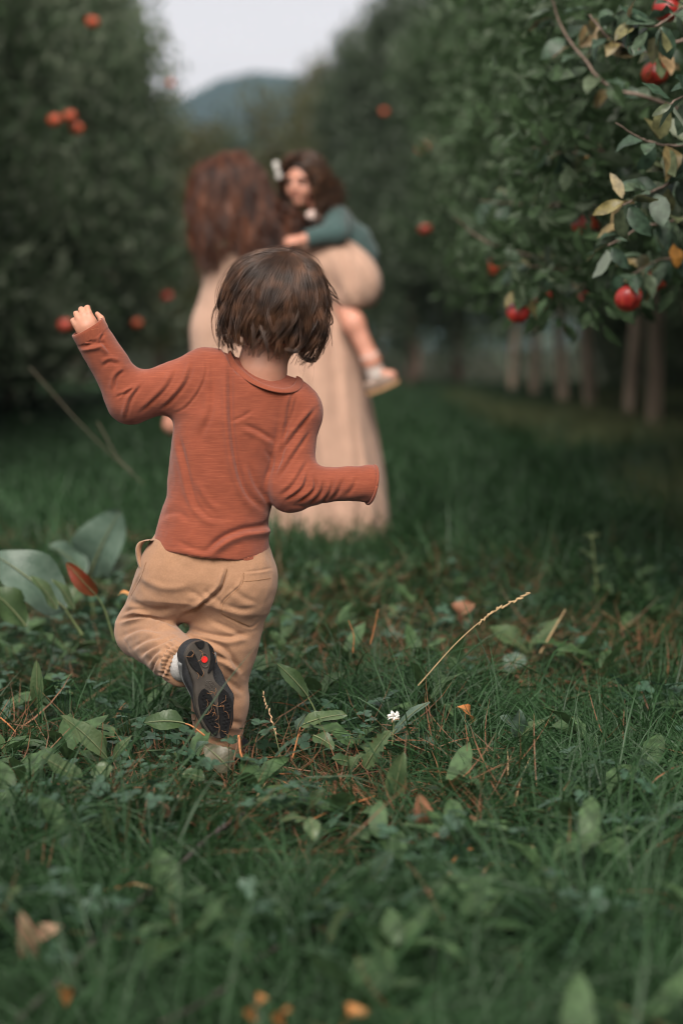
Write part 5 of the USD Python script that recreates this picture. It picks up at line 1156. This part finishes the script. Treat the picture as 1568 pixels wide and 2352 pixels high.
for pts, r, nl, bare in TWIGS:
    P = spline([W(x, y, d) for x, y, d in pts], 26); P = P + np.cumsum(rb.normal(0, .0012, P.shape), 0)
    obj('branch', into_one(tube(P, np.linspace(r, r * .45, 26), 7)), M['twig'], TREE_ONE)
    lo_ = 0.1 if not bare else 0.0
    for k in range(nl):
        f = rb.uniform(lo_, 1.0 if not bare else .55); i = min(int(f * 25), 24); p = P[i] + (P[i + 1] - P[i]) * (f * 25 - i)
        tg = P[min(i + 1, 25)] - P[i]; tg /= np.linalg.norm(tg); a = rb.normal(size=3); a -= tg * (a @ tg); a /= np.linalg.norm(a)
        d = tg * rb.uniform(.1, .8) + a + np.array([0, -.15, -.25]); d /= np.linalg.norm(d)
        up = np.array([0, -.5, .8]) + rb.normal(0, .45, 3); R = rot_frame(d, up)
        L = rb.uniform(.055, .095); v, f_ = leaf_mesh(L, L * rb.uniform(.5, .66), rb.uniform(-.05, .6), rb.uniform(.1, .5), rb, 5)
        leaf_n += 1
        if leaf_n <= 296: obj('leaf', into_one((v @ R.T + p + d * .012, f_)), M['leaf_one'], TREE_ONE, smooth=True)
# the mass of leaves those branches belong to
ns = 620; fx = rb.uniform(905, 1640, ns); fy = rb.uniform(-60, 645, ns) + rb.normal(0, 18, ns); fd = np.maximum(.56 * FPX / (fx - CX), 6.3) + rb.uniform(.2, 3.2, ns)
okf = (fd < 14) & (meshkit.fbm(np.stack([fx / 90, fy / 90, fd * .4], -1), 2, 5) > .40); V, F, o = [], [], 0
kinds_ = [spray_mesh(rb, 15, .15, .078, 3) for _ in range(8)]
for x, y, d in zip(fx[okf], fy[okf], fd[okf]):
    v, f = kinds_[rb.integers(8)]; Rm = frames((np.array([-.6, -.8, .1]) + rb.normal(0, .5, 3))[None], rb)[0]; V.append(v @ Rm.T + W(x, y, d)); F.append(f + o); o += len(v)
obj('foliage', into_one((np.concatenate(V), np.concatenate(F))), M['leaf'], TREE_ONE, smooth=False, kind='stuff')
# a few leaves that catch the eye
for (bx, by, tx, ty, d, wf, mat, lab) in [(1428, 455, 1408, 392, 5.5, .46, 'leaf_pale', 'pale upright leaf'), (1430, 462, 1358, 488, 5.5, .42, 'leaf_yellow', 'yellowing leaf'), (1540, 240, 1497, 262, 5.25, .42, 'leaf_one', None), (1460, 470, 1420, 520, 5.55, .8, 'leaf_one', None), (1355, 395, 1350, 355, 6.6, .6, 'leaf_orange', 'orange dry leaf'), (1548, 560, 1560, 615, 6.2, .7, 'leaf_orange', 'orange yellow leaf')]:
    b0, t0_ = W(bx, by, d), W(tx, ty, d - .01); L = np.linalg.norm(t0_ - b0); v, f_ = leaf_mesh(L, L * wf, .25, .35, rb, 7); R = rot_frame(t0_ - b0, (0.2, -1, .35))
    if mat not in M:
        M['leaf_pale'] = leafy('pale_leaf', [(0, (.24, .20, .11)), (1, (.28, .23, .13))], island=False, rough=.6); M['leaf_yellow'] = leafy('yellow_leaf', [(0, (.11, .105, .035)), (1, (.16, .13, .04))], island=False); M['leaf_orange'] = leafy('orange_leaf', [(0, (.42, .16, .03)), (1, (.50, .24, .05))], island=False)
    obj('leaf', into_one((v @ R.T + b0, f_)), M[mat], TREE_ONE, label=lab)

# ------------------------------------------------------------------ apples
M['apple'] = usdkit.material(stage, '/World/Looks/apple_skin', {'tc': ('texture_coordinate', {}), 'map': ('mapping', dict(scale=(60, 60, 9))), 'n': ('noise_texture', dict(scale=1.0, detail=3.0)), 'oi': ('object_info', {}), 'add': ('math', dict(math_type='multiply_add', value2=0.25)),
    'r': ('rgb_ramp', {'ramp': [(0.35, (0.21, 0.010, 0.012)), (0.6, (0.31, 0.024, 0.018)), (0.85, (0.40, 0.09, 0.032))]}), 'p': ('principled_bsdf', dict(roughness=0.32, specular_ior_level=0.5))},
    [('tc.object', 'map.vector'), ('map.vector', 'n.vector'), ('oi.random', 'add.value1'), ('n.fac', 'add.value3'), ('add.value', 'r.fac'), ('r.color', 'p.base_color')], surface='p.BSDF')
M['apple_orange'] = plain('orange_apple_skin', (0.42, 0.075, 0.028), 0.4, 0.2, 30)  # orange-red skin colour of some apples
def apple_mesh(r=.039, seed=0):
    m = trimesh.creation.icosphere(3, 1.0); v = np.array(m.vertices); th = np.arccos(np.clip(v[:, 2], -1, 1)); rad = np.hypot(v[:, 0], v[:, 1])
    prof = 1.0 - 0.42 * np.exp(-(rad / .28) ** 2) * (v[:, 2] > 0) - 0.22 * np.exp(-(rad / .22) ** 2) * (v[:, 2] < 0)
    lob = 1 + .03 * np.cos(5 * np.arctan2(v[:, 1], v[:, 0])) * (v[:, 2] < 0)
    v = v * (prof * lob)[:, None]; v[:, :2] *= (1.04 + .05 * v[:, 2:3]); v[:, 2] *= .92
    return trimesh.Trimesh(v * r, m.faces, process=False)
AP = [(1190, 717, 6.9, 'apple', 'red apple hanging lowest, below the bare twig of the right-hand tree'), (1443, 684, 6.3, 'apple', 'bright red apple under the right canopy, with its pale eye showing'), (1502, 642, 6.6, 'apple', 'dark red apple just above and right of the bright one under the right canopy'),
      (1247, 690, 9.0, 'apple', 'shaded dark red apple right of the lowest one'), (1345, 688, 8.8, 'apple', 'shaded red apple left of the bright one under the right canopy'), (1140, 612, 9.6, 'apple', 'dark apple at the foot of the foliage, left of the bare twig'), (1282, 640, 9.0, 'apple', 'dim red apple deep under the right canopy'),
      (975, 523, 14.6, 'apple', 'red apple level with the girl\'s arm, in the blurred right-hand trees'), (970, 340, 15.0, 'apple_orange', 'orange red apple above the one level with the girl\'s arm'), (882, 256, 27.0, 'apple_orange', 'farthest orange apple of the right-hand row, near the gap'),
      (1505, 168, 6.6, 'apple', 'red apple behind leaves near the right edge of the picture'), (1535, 18, 6.4, 'apple', 'large red apple in the top right corner'), (1258, 112, 8.4, 'apple', 'red apple high in the right-hand tree beside a pale dry leaf'), (1345, 520, 7.2, 'apple', 'red apple half hidden by leaves under the yellowing leaf'), (1300, 112, 8.6, 'apple_orange', 'orange apple just right of the high red one'),
      (1545, 575, 7.2, 'apple', 'red apple beside the orange yellow leaf at the right edge'), (1330, 225, 7.4, 'apple', 'small red apple peeping through the leaves high on the right'),
      (212, 50, 15.6, 'apple_orange', 'orange apple high in the left-hand trees, topmost there'), (392, 190, 23.5, 'apple_orange', 'single orange apple near the gap of sky, in the left-hand trees'), (125, 275, 14.2, 'apple_orange', 'leftmost apple of the cluster of three in the left-hand trees'), (160, 266, 14.6, 'apple_orange', 'upper apple of the cluster of three in the left-hand trees'),
      (176, 294, 14.7, 'apple_orange', 'lower right apple of the cluster of three in the left-hand trees'), (315, 742, 19.0, 'apple_orange', 'dull orange apple low at the left, beyond the raised sleeve'), (385, 680, 22.0, 'apple', 'dark red apple low at the left, beside the woman\'s sleeve'), (150, 746, 13.6, 'apple', 'dark red apple just behind the raised hand')]
for i, (x, y, d, mat, lab) in enumerate(AP):
    p = W(x, y, d); a = thing('apple', lab, 'apple', p, 'apples on the trees'); sc = [.86, .92, .90, 1.02][i % 4] if i < 3 else [1, 1.06, .95, 1.02][i % 4]
    from scipy.spatial.transform import Rotation as Ro
    R = Ro.from_euler('xyz', [[.35, -.2, .1], [-.9 if i == 1 else .2, .2, 1], [-.25, .3, 2], [.15, -.35, .5]][i % 4]).as_matrix()
    m = apple_mesh(.039 * sc); obj('flesh', trimesh.Trimesh(m.vertices @ R.T, m.faces, process=False), M[mat], a)
    obj('stalk', tube(spline(np.array([[0, 0, .018], [.001, 0, .034], [.005, .002, .056]]) @ R.T, 6), .0014, 5), M['twig'], a)
    if x > 900:                                                     # the leaves of its spur
        for _ in range(4):
            d_ = rb.normal(size=3) * [1, .6, .5] + [0, -.35, .0]; d_ /= np.linalg.norm(d_); L = rb.uniform(.055, .085); v, f_ = leaf_mesh(L, L * .58, .55, .3, rb, 5)
            obj('leaf', trimesh.Trimesh(v @ rot_frame(d_, (rb.normal(0, .4), -.6, .7)).T + np.array([rb.normal(0, .012), -.012, .030 + rb.uniform(0, .03)]), f_, process=False), M['leaf_one'], a)
# ------------------------------------------------------------------ plants one can tell apart in the grass
def solid_leaf(name, c1, c2, rough=0.42, trans=0.18, scale=45):
    nodes = {'tc': ('texture_coordinate', {}), 'n': ('noise_texture', dict(scale=scale, detail=4.0)), 'v': ('voronoi_texture', dict(scale=110.0, feature='distance_to_edge')), 'r': ('rgb_ramp', {'ramp': [(.3, c1), (.7, c2)]}),
             'b': ('bump', dict(strength=.45, distance=.002)), 'p': ('principled_bsdf', dict(roughness=rough, specular_ior_level=.4)), 't': ('translucent_bsdf', {}), 'm': ('mix_closure', dict(fac=trans))}
    return usdkit.material(stage, '/World/Looks/' + name, nodes, [('tc.object', 'n.vector'), ('tc.object', 'v.vector'), ('n.fac', 'r.fac'), ('r.color', 'p.base_color'), ('r.color', 't.color'), ('v.distance', 'b.height'), ('b.normal', 'p.normal'), ('p.BSDF', 'm.closure1'), ('t.BSDF', 'm.closure2')], surface='m.closure')
M['dock'] = solid_leaf('dock_leaf', (.058, .098, .070), (.090, .135, .100), .42); M['dark_weed'] = solid_leaf('dark_weed_leaf', (.030, .058, .022), (.050, .085, .032)); M['weed'] = solid_leaf('weed_leaf', (.050, .085, .036), (.085, .125, .055)); M['pale_weed'] = solid_leaf('pale_weed_leaf', (.055, .092, .038), (.085, .122, .055))
M['purple_weed'] = solid_leaf('purple_weed_leaf', (.085, .085, .055), (.13, .11, .07)); M['red_leaf'] = solid_leaf('red_leaf', (.20, .014, .010), (.055, .080, .025), scale=11); M['brown_leaf'] = solid_leaf('brown_leaf', (.15, .070, .040), (.28, .13, .07), .6); M['tan_leaf'] = solid_leaf('tan_leaf', (.30, .17, .11), (.40, .27, .18), .6); M['orange_fall'] = solid_leaf('fallen_orange_leaf', (.40, .13, .035), (.50, .24, .08), .6)
M['rib'] = plain('leaf_rib', (.15, .17, .085), .5, .15, 60); M['stem_green'] = plain('green_stem', (.10, .13, .05), .5, .2, 60); M['stem_orange'] = plain('orange_stem', (.36, .14, .05), .55, .25, 60); M['stem_dark'] = plain('dark_dead_stem', (.050, .040, .036), .75, .3, 60); M['stem_straw'] = plain('straw_stem', (.36, .25, .13), .6, .2, 60); M['spike'] = plain('brown_spike', (.16, .065, .03), .8, .4, 200, .6, 500)
M['petal'] = plain('white_petal', (.72, .70, .66), .6, .06, 60); M['petal_old'] = plain('faded_petal', (.42, .26, .15), .7, .2, 60)
rp = np.random.default_rng(23)
def wide_leaf(base, tip, width, face=(0, -.55, .8), curl=.25, fold=.25, wave=.10, tooth=0.10, seg=14, blunt=.8):
    """a broad leaf blade between two points, rippled along its edge; returns blade and midrib"""
    L = np.linalg.norm(tip - base); R = rot_frame(tip - base, face); t = np.linspace(0, 1, seg + 1); w = width * .5 * np.sin(np.pi * np.clip(t ** blunt * .94 + .03, 0, 1)) ** .8; w[0] = width * .04; w[-1] = width * .01
    w = w * (1 + tooth * np.where(np.arange(seg + 1) % 2, .35, -.35) * (t > .08)); z = -curl * L * (t - .5) ** 2 + curl * L * .25; cols = [-1, -.55, 0, .55, 1]; V = []
    p1, p2 = rp.uniform(0, 6, 2)
    for c in cols: V.append(np.stack([c * w, t * L, z + fold * w * abs(c) ** 1.5 - (.06 * w if c == 0 else 0) + wave * width * abs(c) * np.sin(9 * t + (p1 if c < 0 else p2)) + .02 * width * abs(abs(c) - .55) * np.sin(t * 40)], 1))
    n = seg + 1; F = []
    for i in range(seg):
        for c in range(4):
            q = c * n + i; F += [[q, q + n, q + n + 1], [q, q + n + 1, q + 1]]
    v = np.concatenate(V) @ R.T + base; mid = np.stack([0 * t, t * L, z + .0012], 1) @ R.T + base
    return trimesh.Trimesh(v, np.array(F), process=False), tube(mid, np.linspace(width * .022 + .0006, .0004, n), 5)
def lift(y, d): return min(d, .775 * FPX / (y - HY)) if y > 1550 else d      # nothing lies deeper than the grass tips
def plant(name, label, cat_, leaves, stems=(), group=None):
    """leaves: (base px, tip px, distance, width px, material[, kw]); stems: (points px, distance, radius, material)"""
    first = leaves[0] if leaves else None; b0 = W(*(first[0] if first else stems[0][0][0]), first[2] if first else (stems[0][1] if np.isscalar(stems[0][1]) else stems[0][1][0]))
    t = thing(name, label, cat_, b0, group)
    for lf in leaves:
        (bx, by), (tx, ty), d, w, mat = lf[:5]; d = lift(max(by, ty), d); kw = dict(lf[5]) if len(lf) > 5 else {}
        if name == 'dock_plant': kw.setdefault('tooth', 0.0)
        d2 = min(kw.pop('d2', d - .03), d)
        bl, rib = wide_leaf(W(bx, by, d), W(tx, ty, d2), (w if name.startswith(('dock', 'fallen')) else w * .88) * d / FPX, **kw)
        o = obj('leaf', bl, M[mat], t, base=b0); obj('midrib', rib, M['rib'], o, base=b0)
    for st in stems:
        pts, d, r, mat = st[:4]; nm = st[4] if len(st) > 4 else 'stem'; ds = np.full(len(pts), d) if np.isscalar(d) else d; ds = [lift(y, q) for (x, y), q in zip(pts, ds)]
        P = spline([W(x, y, q) for (x, y), q in zip(pts, ds)], 6 * len(pts)); obj(nm, tube(P, np.linspace(r, r * .55, len(P)), 6), M[mat], t, base=b0)
    return t, b0
plant('dock_plant', 'large blue-green dock plant with broad leaves and a reddened tip, left of the boy', 'plant',
      [((206, 1325), (278, 1170), 7.20, 125, 'dock', dict(face=(-.2, -.9, .3), d2=7.1)), ((196, 1320), (112, 1252), 7.15, 78, 'dock', dict(face=(.1, -.5, .9))), ((215, 1330), (330, 1280), 7.20, 60, 'dark_weed'), ((180, 1345), (150, 1400), 7.10, 50, 'dark_weed')], [([(215, 1420), (207, 1325)], 7.2, .006, 'stem_green')])
plant('dock_plant', 'dock plant whose big grey-green leaf is cut by the left edge', 'plant',
      [((150, 1400), (-20, 1270), 5.9, 130, 'dock', dict(face=(.1, -.8, .6))), ((130, 1400), (70, 1322), 5.8, 38, 'weed'), ((60, 1440), (-30, 1350), 5.8, 90, 'dark_weed'), ((170, 1400), (120, 1330), 5.85, 30, 'weed')], [([(190, 1460), (150, 1400)], 5.9, .005, 'stem_green')])
plant('red_leaf_stalk', 'upright leaf flushed dark red and green on a bent stalk, left of the boy', 'plant', [((222, 1368), (152, 1290), 5.75, 46, 'red_leaf', dict(face=(-.3, -.9, .3), fold=.5))], [([(262, 1470), (240, 1400), (222, 1368)], 5.75, .0022, 'stem_green')])
plant('weed', 'narrow pale green leaf standing upright at the far left of the grass', 'plant', [((88, 1630), (84, 1515), 5.3, 36, 'pale_weed', dict(face=(0, -1, .2)))])
plant('weed', 'low plant with pale ribbed leaves left of the boy\'s standing foot', 'plant', [((246, 1742), (138, 1643), 4.72, 58, 'pale_weed', dict(face=(.1, -.7, .7))), ((238, 1738), (178, 1656), 4.74, 56, 'pale_weed', dict(face=(.2, -.8, .5))), ((190, 1808), (92, 1738), 4.6, 66, 'weed', dict(face=(.1, -.6, .8))), ((252, 1755), (215, 1800), 4.6, 54, 'weed'), ((258, 1750), (305, 1690), 4.66, 30, 'weed', dict(face=(-.3, -.7, .6)))])
plant('weed', 'broad dark green leaf on a stalk, just left of the raised shoe', 'plant', [((424, 1662), (328, 1662), 4.60, 62, 'dark_weed', dict(face=(.0, -.75, .65), curl=.35))], [([(470, 1690), (440, 1668), (424, 1662)], 4.6, .0022, 'stem_orange')])
plant('weed', 'rounded purple-green leaf in front of the boy\'s standing foot', 'plant', [((528, 1768), (468, 1712), 4.54, 68, 'purple_weed', dict(face=(.1, -.8, .6), blunt=.7, d2=4.53)), ((440, 1742), (478, 1704), 4.6, 40, 'dock'), ((420, 1780), (470, 1790), 4.45, 50, 'dark_weed')])
plant('weed', 'dark drooping leaf at the right of the standing leg', 'plant', [((706, 1600), (634, 1524), 4.9, 46, 'dark_weed', dict(face=(.2, -.8, .5))), ((730, 1640), (775, 1665), 4.85, 40, 'weed')], [([(735, 1665), (720, 1625), (706, 1600)], 4.9, .002, 'stem_green')])
plant('weed', 'leafy weed with a bent green leaf behind the clover flower\'s left', 'plant', [((690, 1668), (796, 1642), 4.85, 50, 'weed', dict(face=(-.1, -.6, .8))), ((680, 1690), (705, 1640), 4.85, 40, 'dock'), ((720, 1690), (768, 1720), 4.75, 46, 'dark_weed')], [([(672, 1740), (690, 1668)], 4.85, .002, 'stem_orange')])
plant('dandelion', 'toothed dandelion leaves below the white clover flower', 'plant', [((838, 1765), (896, 1678), 4.62, 48, 'weed', dict(tooth=.8, face=(-.1, -.8, .6))), ((900, 1690), (986, 1612), 4.9, 32, 'dock', dict(face=(-.2, -.6, .8))), ((906, 1832), (926, 1728), 4.4, 58, 'weed', dict(face=(-.1, -.85, .5))), ((820, 1760), (760, 1745), 4.6, 50, 'dark_weed'), ((800, 1790), (830, 1730), 4.6, 40, 'pale_weed', dict(tooth=.6))])
plant('dandelion', 'pale dandelion rosette in the middle of the foreground grass', 'plant', [((690, 1868), (590, 1835), 4.2, 44, 'pale_weed', dict(tooth=.7)), ((700, 1865), (680, 1800), 4.22, 42, 'dock'), ((705, 1870), (750, 1812), 4.2, 46, 'weed'), ((712, 1880), (722, 1932), 4.1, 44, 'pale_weed'), ((700, 1880), (640, 1890), 4.15, 34, 'weed', dict(tooth=.6))])
plant('weed', 'three-leaved weed with rounded leaves in the grass at the right', 'plant', [((1185, 1690), (1150, 1645), 4.95, 48, 'dock'), ((1190, 1692), (1192, 1630), 4.95, 46, 'dock'), ((1196, 1694), (1250, 1655), 4.95, 40, 'weed')])
plant('weed', 'broad mid-green leaves crossing a straw stalk in the blurred right-hand grass', 'plant', [((1210, 1500), (1120, 1440), 6.2, 70, 'weed'), ((1215, 1500), (1290, 1420), 6.2, 34, 'pale_weed'), ((1200, 1505), (1160, 1545), 6.1, 60, 'dock')], [([(1240, 1500), (1298, 1400)], 6.1, .003, 'stem_straw')])
plant('weed', 'small leaves low at the left of the foreground, beside brown seed spikes', 'plant', [((250, 1925), (236, 1856), 4.0, 36, 'weed'), ((150, 1985), (162, 1915), 3.9, 52, 'dock'), ((175, 1900), (172, 1850), 4.1, 30, 'pale_weed')])
plant('weed', 'large soft green leaf at the left edge of the foreground', 'plant', [((-10, 2120), (52, 2040), 3.4, 60, 'pale_weed'), ((30, 2080), (-20, 2030), 3.4, 40, 'weed')])
plant('weed', 'dusty green leaf pair in the middle of the foreground', 'plant', [((860, 2020), (905, 1955), 3.75, 60, 'dock', dict(face=(-.2, -.85, .4))), ((850, 2030), (835, 1975), 3.72, 40, 'weed'), ((760, 2170), (800, 2080), 3.3, 50, 'weed')])
plant('umbel_weed', 'tall yellow-green umbel weed standing in the blurred grass at the right', 'plant', [((1366, 1290), (1330, 1262), 7.4, 20, 'weed'), ((1365, 1320), (1392, 1298), 7.4, 20, 'weed')], [([(1372, 1380), (1366, 1300), (1358, 1232)], 7.4, .004, 'stem_green')] + [([(1358, 1236), (1340 + 10 * i, 1226 - (2 - abs(i - 2)) * 3)], 7.4, .002, 'stem_green', 'umbel_ray') for i in range(5)])
# fallen leaves
FALL = [((966, 1905), (962, 1822), 4.2, 50, 'brown_leaf', 'brown curled fallen leaf standing in the foreground grass'), ((62, 2195), (44, 2092), 3.32, 52, 'tan_leaf', 'pale pinkish dead leaf at the lower left, left one of the pair'), ((88, 2200), (142, 2128), 3.30, 56, 'tan_leaf', 'pale dead leaf at the lower left, right one of the pair'),
        ((1080, 1660), (1048, 1625), 5.0, 34, 'orange_fall', 'crumpled orange leaf in the grass right of the clover flower'), ((590, 2345), (612, 2296), 2.9, 48, 'orange_fall', 'blurred orange leaf at the bottom edge, left one'), ((650, 2360), (668, 2320), 2.88, 40, 'orange_fall', 'small blurred orange leaf at the bottom edge, middle one'), ((790, 2370), (845, 2325), 2.87, 56, 'orange_fall', 'blurred orange leaf at the bottom edge, right one'),
        ((430, 1850), (405, 1835), 4.25, 26, 'tan_leaf', 'small tan leaf lying left of the standing foot'), ((1100, 1895), (1075, 1890), 4.1, 28, 'brown_leaf', 'small brown leaf right of the curled one'), ((150, 2310), (140, 2270), 2.95, 30, 'orange_fall', 'dull orange leaf low at the left near the dark stem'), ((1060, 1430), (1090, 1385), 6.4, 60, 'brown_leaf', 'heap-like brown leaf in the blurred grass right of the dress'), ((270, 1368), (310, 1375), 5.5, 16, 'orange_fall', 'thin orange leaf beside the boy\'s hip'), ((375, 1880), (360, 1845), 4.2, 40, 'tan_leaf', 'faded tan leaf tangled in grass left of the pale rosette'), ((1040, 1940), (990, 1925), 3.95, 30, 'brown_leaf', 'flat brown scrap on the straw below the curled leaf')]
for b_, t_, d, w, mat, lab in FALL: plant('fallen_leaf', lab, 'leaf', [(b_, t_, d, w, mat, dict(curl=.7, fold=.5, wave=.12))], group='fallen leaves')
# stems and stalks
plant('dry_stem', 'long orange stem arching from the boy\'s foot to the right', 'stem', [], [([(548, 1690), (556, 1740), (590, 1775), (690, 1778)], [4.56, 4.52, 4.48, 4.45], .0026, 'stem_orange'), ([(585, 1772), (640, 1792), (692, 1816)], [4.48, 4.4, 4.35], .0018, 'stem_orange')])
plant('dead_stem', 'blurred dark dead stem slanting across the lower left foreground', 'stem', [], [([(560, 1870), (480, 1925), (400, 2000), (230, 2150), (140, 2250), (40, 2345)], [4.15, 3.9, 3.62, 3.25, 3.07, 2.9], .0048, 'stem_dark')])
plant('dead_stem', 'blurred dark dead stem curving through the bottom middle of the grass', 'stem', [], [([(1115, 2012), (900, 2070), (740, 2130), (600, 2200), (490, 2290), (370, 2352)], [3.58, 3.42, 3.28, 3.1, 2.95, 2.84], .0045, 'stem_dark')])
plant('dry_stem', 'long blurred straw stalk slanting at the left behind the boy\'s sleeve', 'stem', [], [([(70, 845), (200, 990), (330, 1112)], [8.6, 8.2, 7.8], .0024, 'stalk_dull')])
plant('dry_stem', 'shorter blurred stalk with an orange end behind the boy\'s elbow', 'stem', [], [([(225, 970), (270, 1050), (305, 1085)], [8.0, 7.8, 7.7], .0024, 'stalk_dull')])
for pts, d, lab in [([(308, 2030), (360, 2045), (402, 2068)], 3.6, 'pale bent straw in the left foreground'), ([(225, 2050), (270, 2040), (310, 2030)], 3.6, 'orange straw joined to the pale bent one'), ([(1222, 1945), (1240, 1980), (1262, 2012)], 3.8, 'short pinkish straw at the right of the foreground'), ([(1184, 1842), (1196, 1790), (1216, 1742)], 4.5, 'forked pale straw, tall one, in the right foreground'), ([(1166, 1780), (1166, 1745), (1164, 1718)], 4.6, 'upright pale straw left of the forked one'), ([(1105, 2015), (1130, 1985), (1185, 1992)], 3.7, 'pale straw bent over in the right foreground'), ([(1040, 1980), (1060, 1955), (1085, 1950)], 3.8, 'thin orange straw near the curled brown leaf'), ([(590, 1830), (612, 1795), (636, 1762)], 4.4, 'thin pale straw below the standing foot'), ([(985, 2060), (1000, 2030), (1035, 2005)], 3.5, 'short blurred straw low in the middle of the foreground'), ([(860, 1830), (770, 1860), (700, 1890)], 4.2, 'orange straw lying under the dandelion rosette'), ([(0, 1648), (20, 1665), (36, 1682)], 4.8, 'short orange straw at the left edge'), ([(810, 1500), (812, 1460), (800, 1425)], 5.5, 'blurred rusty stalk right of the trousers'), ([(850, 1130 + 350), (860, 1440), (868, 1400)], 5.6, 'second rusty stalk right of the trousers')]:
    plant('straw', lab, 'straw', [], [(pts, d, .0019, 'stem_straw' if 'orange' not in lab and 'rusty' not in lab else 'stem_orange')], group='single straws')
# seed heads
def seed_head(name, label, pts, d, r, n, sr, mat, seedmat, start=.55, cat_='grass stalk'):
    t, b0 = plant(name, label, cat_, [], [(pts, d, r, mat)]); P = spline([W(x, y, d) for x, y in pts], 60); ms = []
    for k in range(n):
        f = start + (1 - start) * k / n; p = P[int(f * 59)]; tg = P[min(int(f * 59) + 1, 59)] - P[int(f * 59) - 1]; tg /= np.linalg.norm(tg); s = trimesh.creation.icosphere(1, 1.0); s.apply_scale([sr * .4, sr * .4, sr * 1.3]); R = frames((tg + rp.normal(0, .35, 3))[None], rp)[0]
        off = np.cross(tg, rp.normal(size=3)); off /= np.linalg.norm(off); s.vertices = s.vertices @ R.T + p + off * sr * .5; ms.append(s)
    obj('seeds', cat(ms), M[seedmat], t, base=b0, kind='stuff'); return t
seed_head('grass_stalk', 'long pale grass seed stalk slanting right of the boy', [(960, 1575), (1050, 1475), (1130, 1408), (1218, 1362)], 5.0, .0014, 30, .0042, 'stem_straw', 'stem_straw')
for pts, d, lab in [([(62, 1985), (66, 1950), (74, 1920)], 3.95, 'left of the three brown seed spikes in the left foreground'), ([(98, 1985), (102, 1930), (109, 1882)], 4.0, 'middle of the three brown seed spikes in the left foreground'), ([(112, 1990), (122, 1940), (133, 1885)], 4.0, 'right of the three brown seed spikes in the left foreground'), ([(771, 1875), (770, 1835), (768, 1792)], 4.3, 'brown seed spike in the middle of the grass under the dandelion'), ([(540, 1865), (528, 1830), (514, 1800)], 4.35, 'brown seed spike leaning in the grass below the shoe')]:
    seed_head('seed_spike', lab, pts, d, .0018, 46, .0034, 'spike', 'spike', .25, 'seed spike')
seed_head('small_weed', 'thin branching weed with pale buds right of the raised shoe', [(652, 1772), (640, 1720), (625, 1660), (602, 1585)], 4.68, .0012, 14, .0036, 'stem_green', 'petal_old', .55, 'plant')
# the white clover flower
fc = W(904, 1646, 4.55); fl = thing('clover_flower', 'single white clover flower right of the boy\'s foot', 'flower', fc)
obj('stem', tube(spline([W(900, 1712, 4.55), W(903, 1680, 4.55), fc], 10), .0011, 6), M['stem_green'], fl, base=fc)
for k in range(42):
    ph, z = k * 2.399, 1 - 1.75 * k / 41; d = np.array([math.sqrt(max(0, 1 - z * z)) * math.cos(ph), math.sqrt(max(0, 1 - z * z)) * math.sin(ph), z]); R = frames(d[None], rp)[0]
    v, f = leaf_mesh(.0115, .0042, .5, .5, rp, 3); v = v[:, [0, 2, 1]]; obj('petal', (v @ R.T + d * .0025, f), M['petal_old' if z < -.45 else 'petal'], fl)
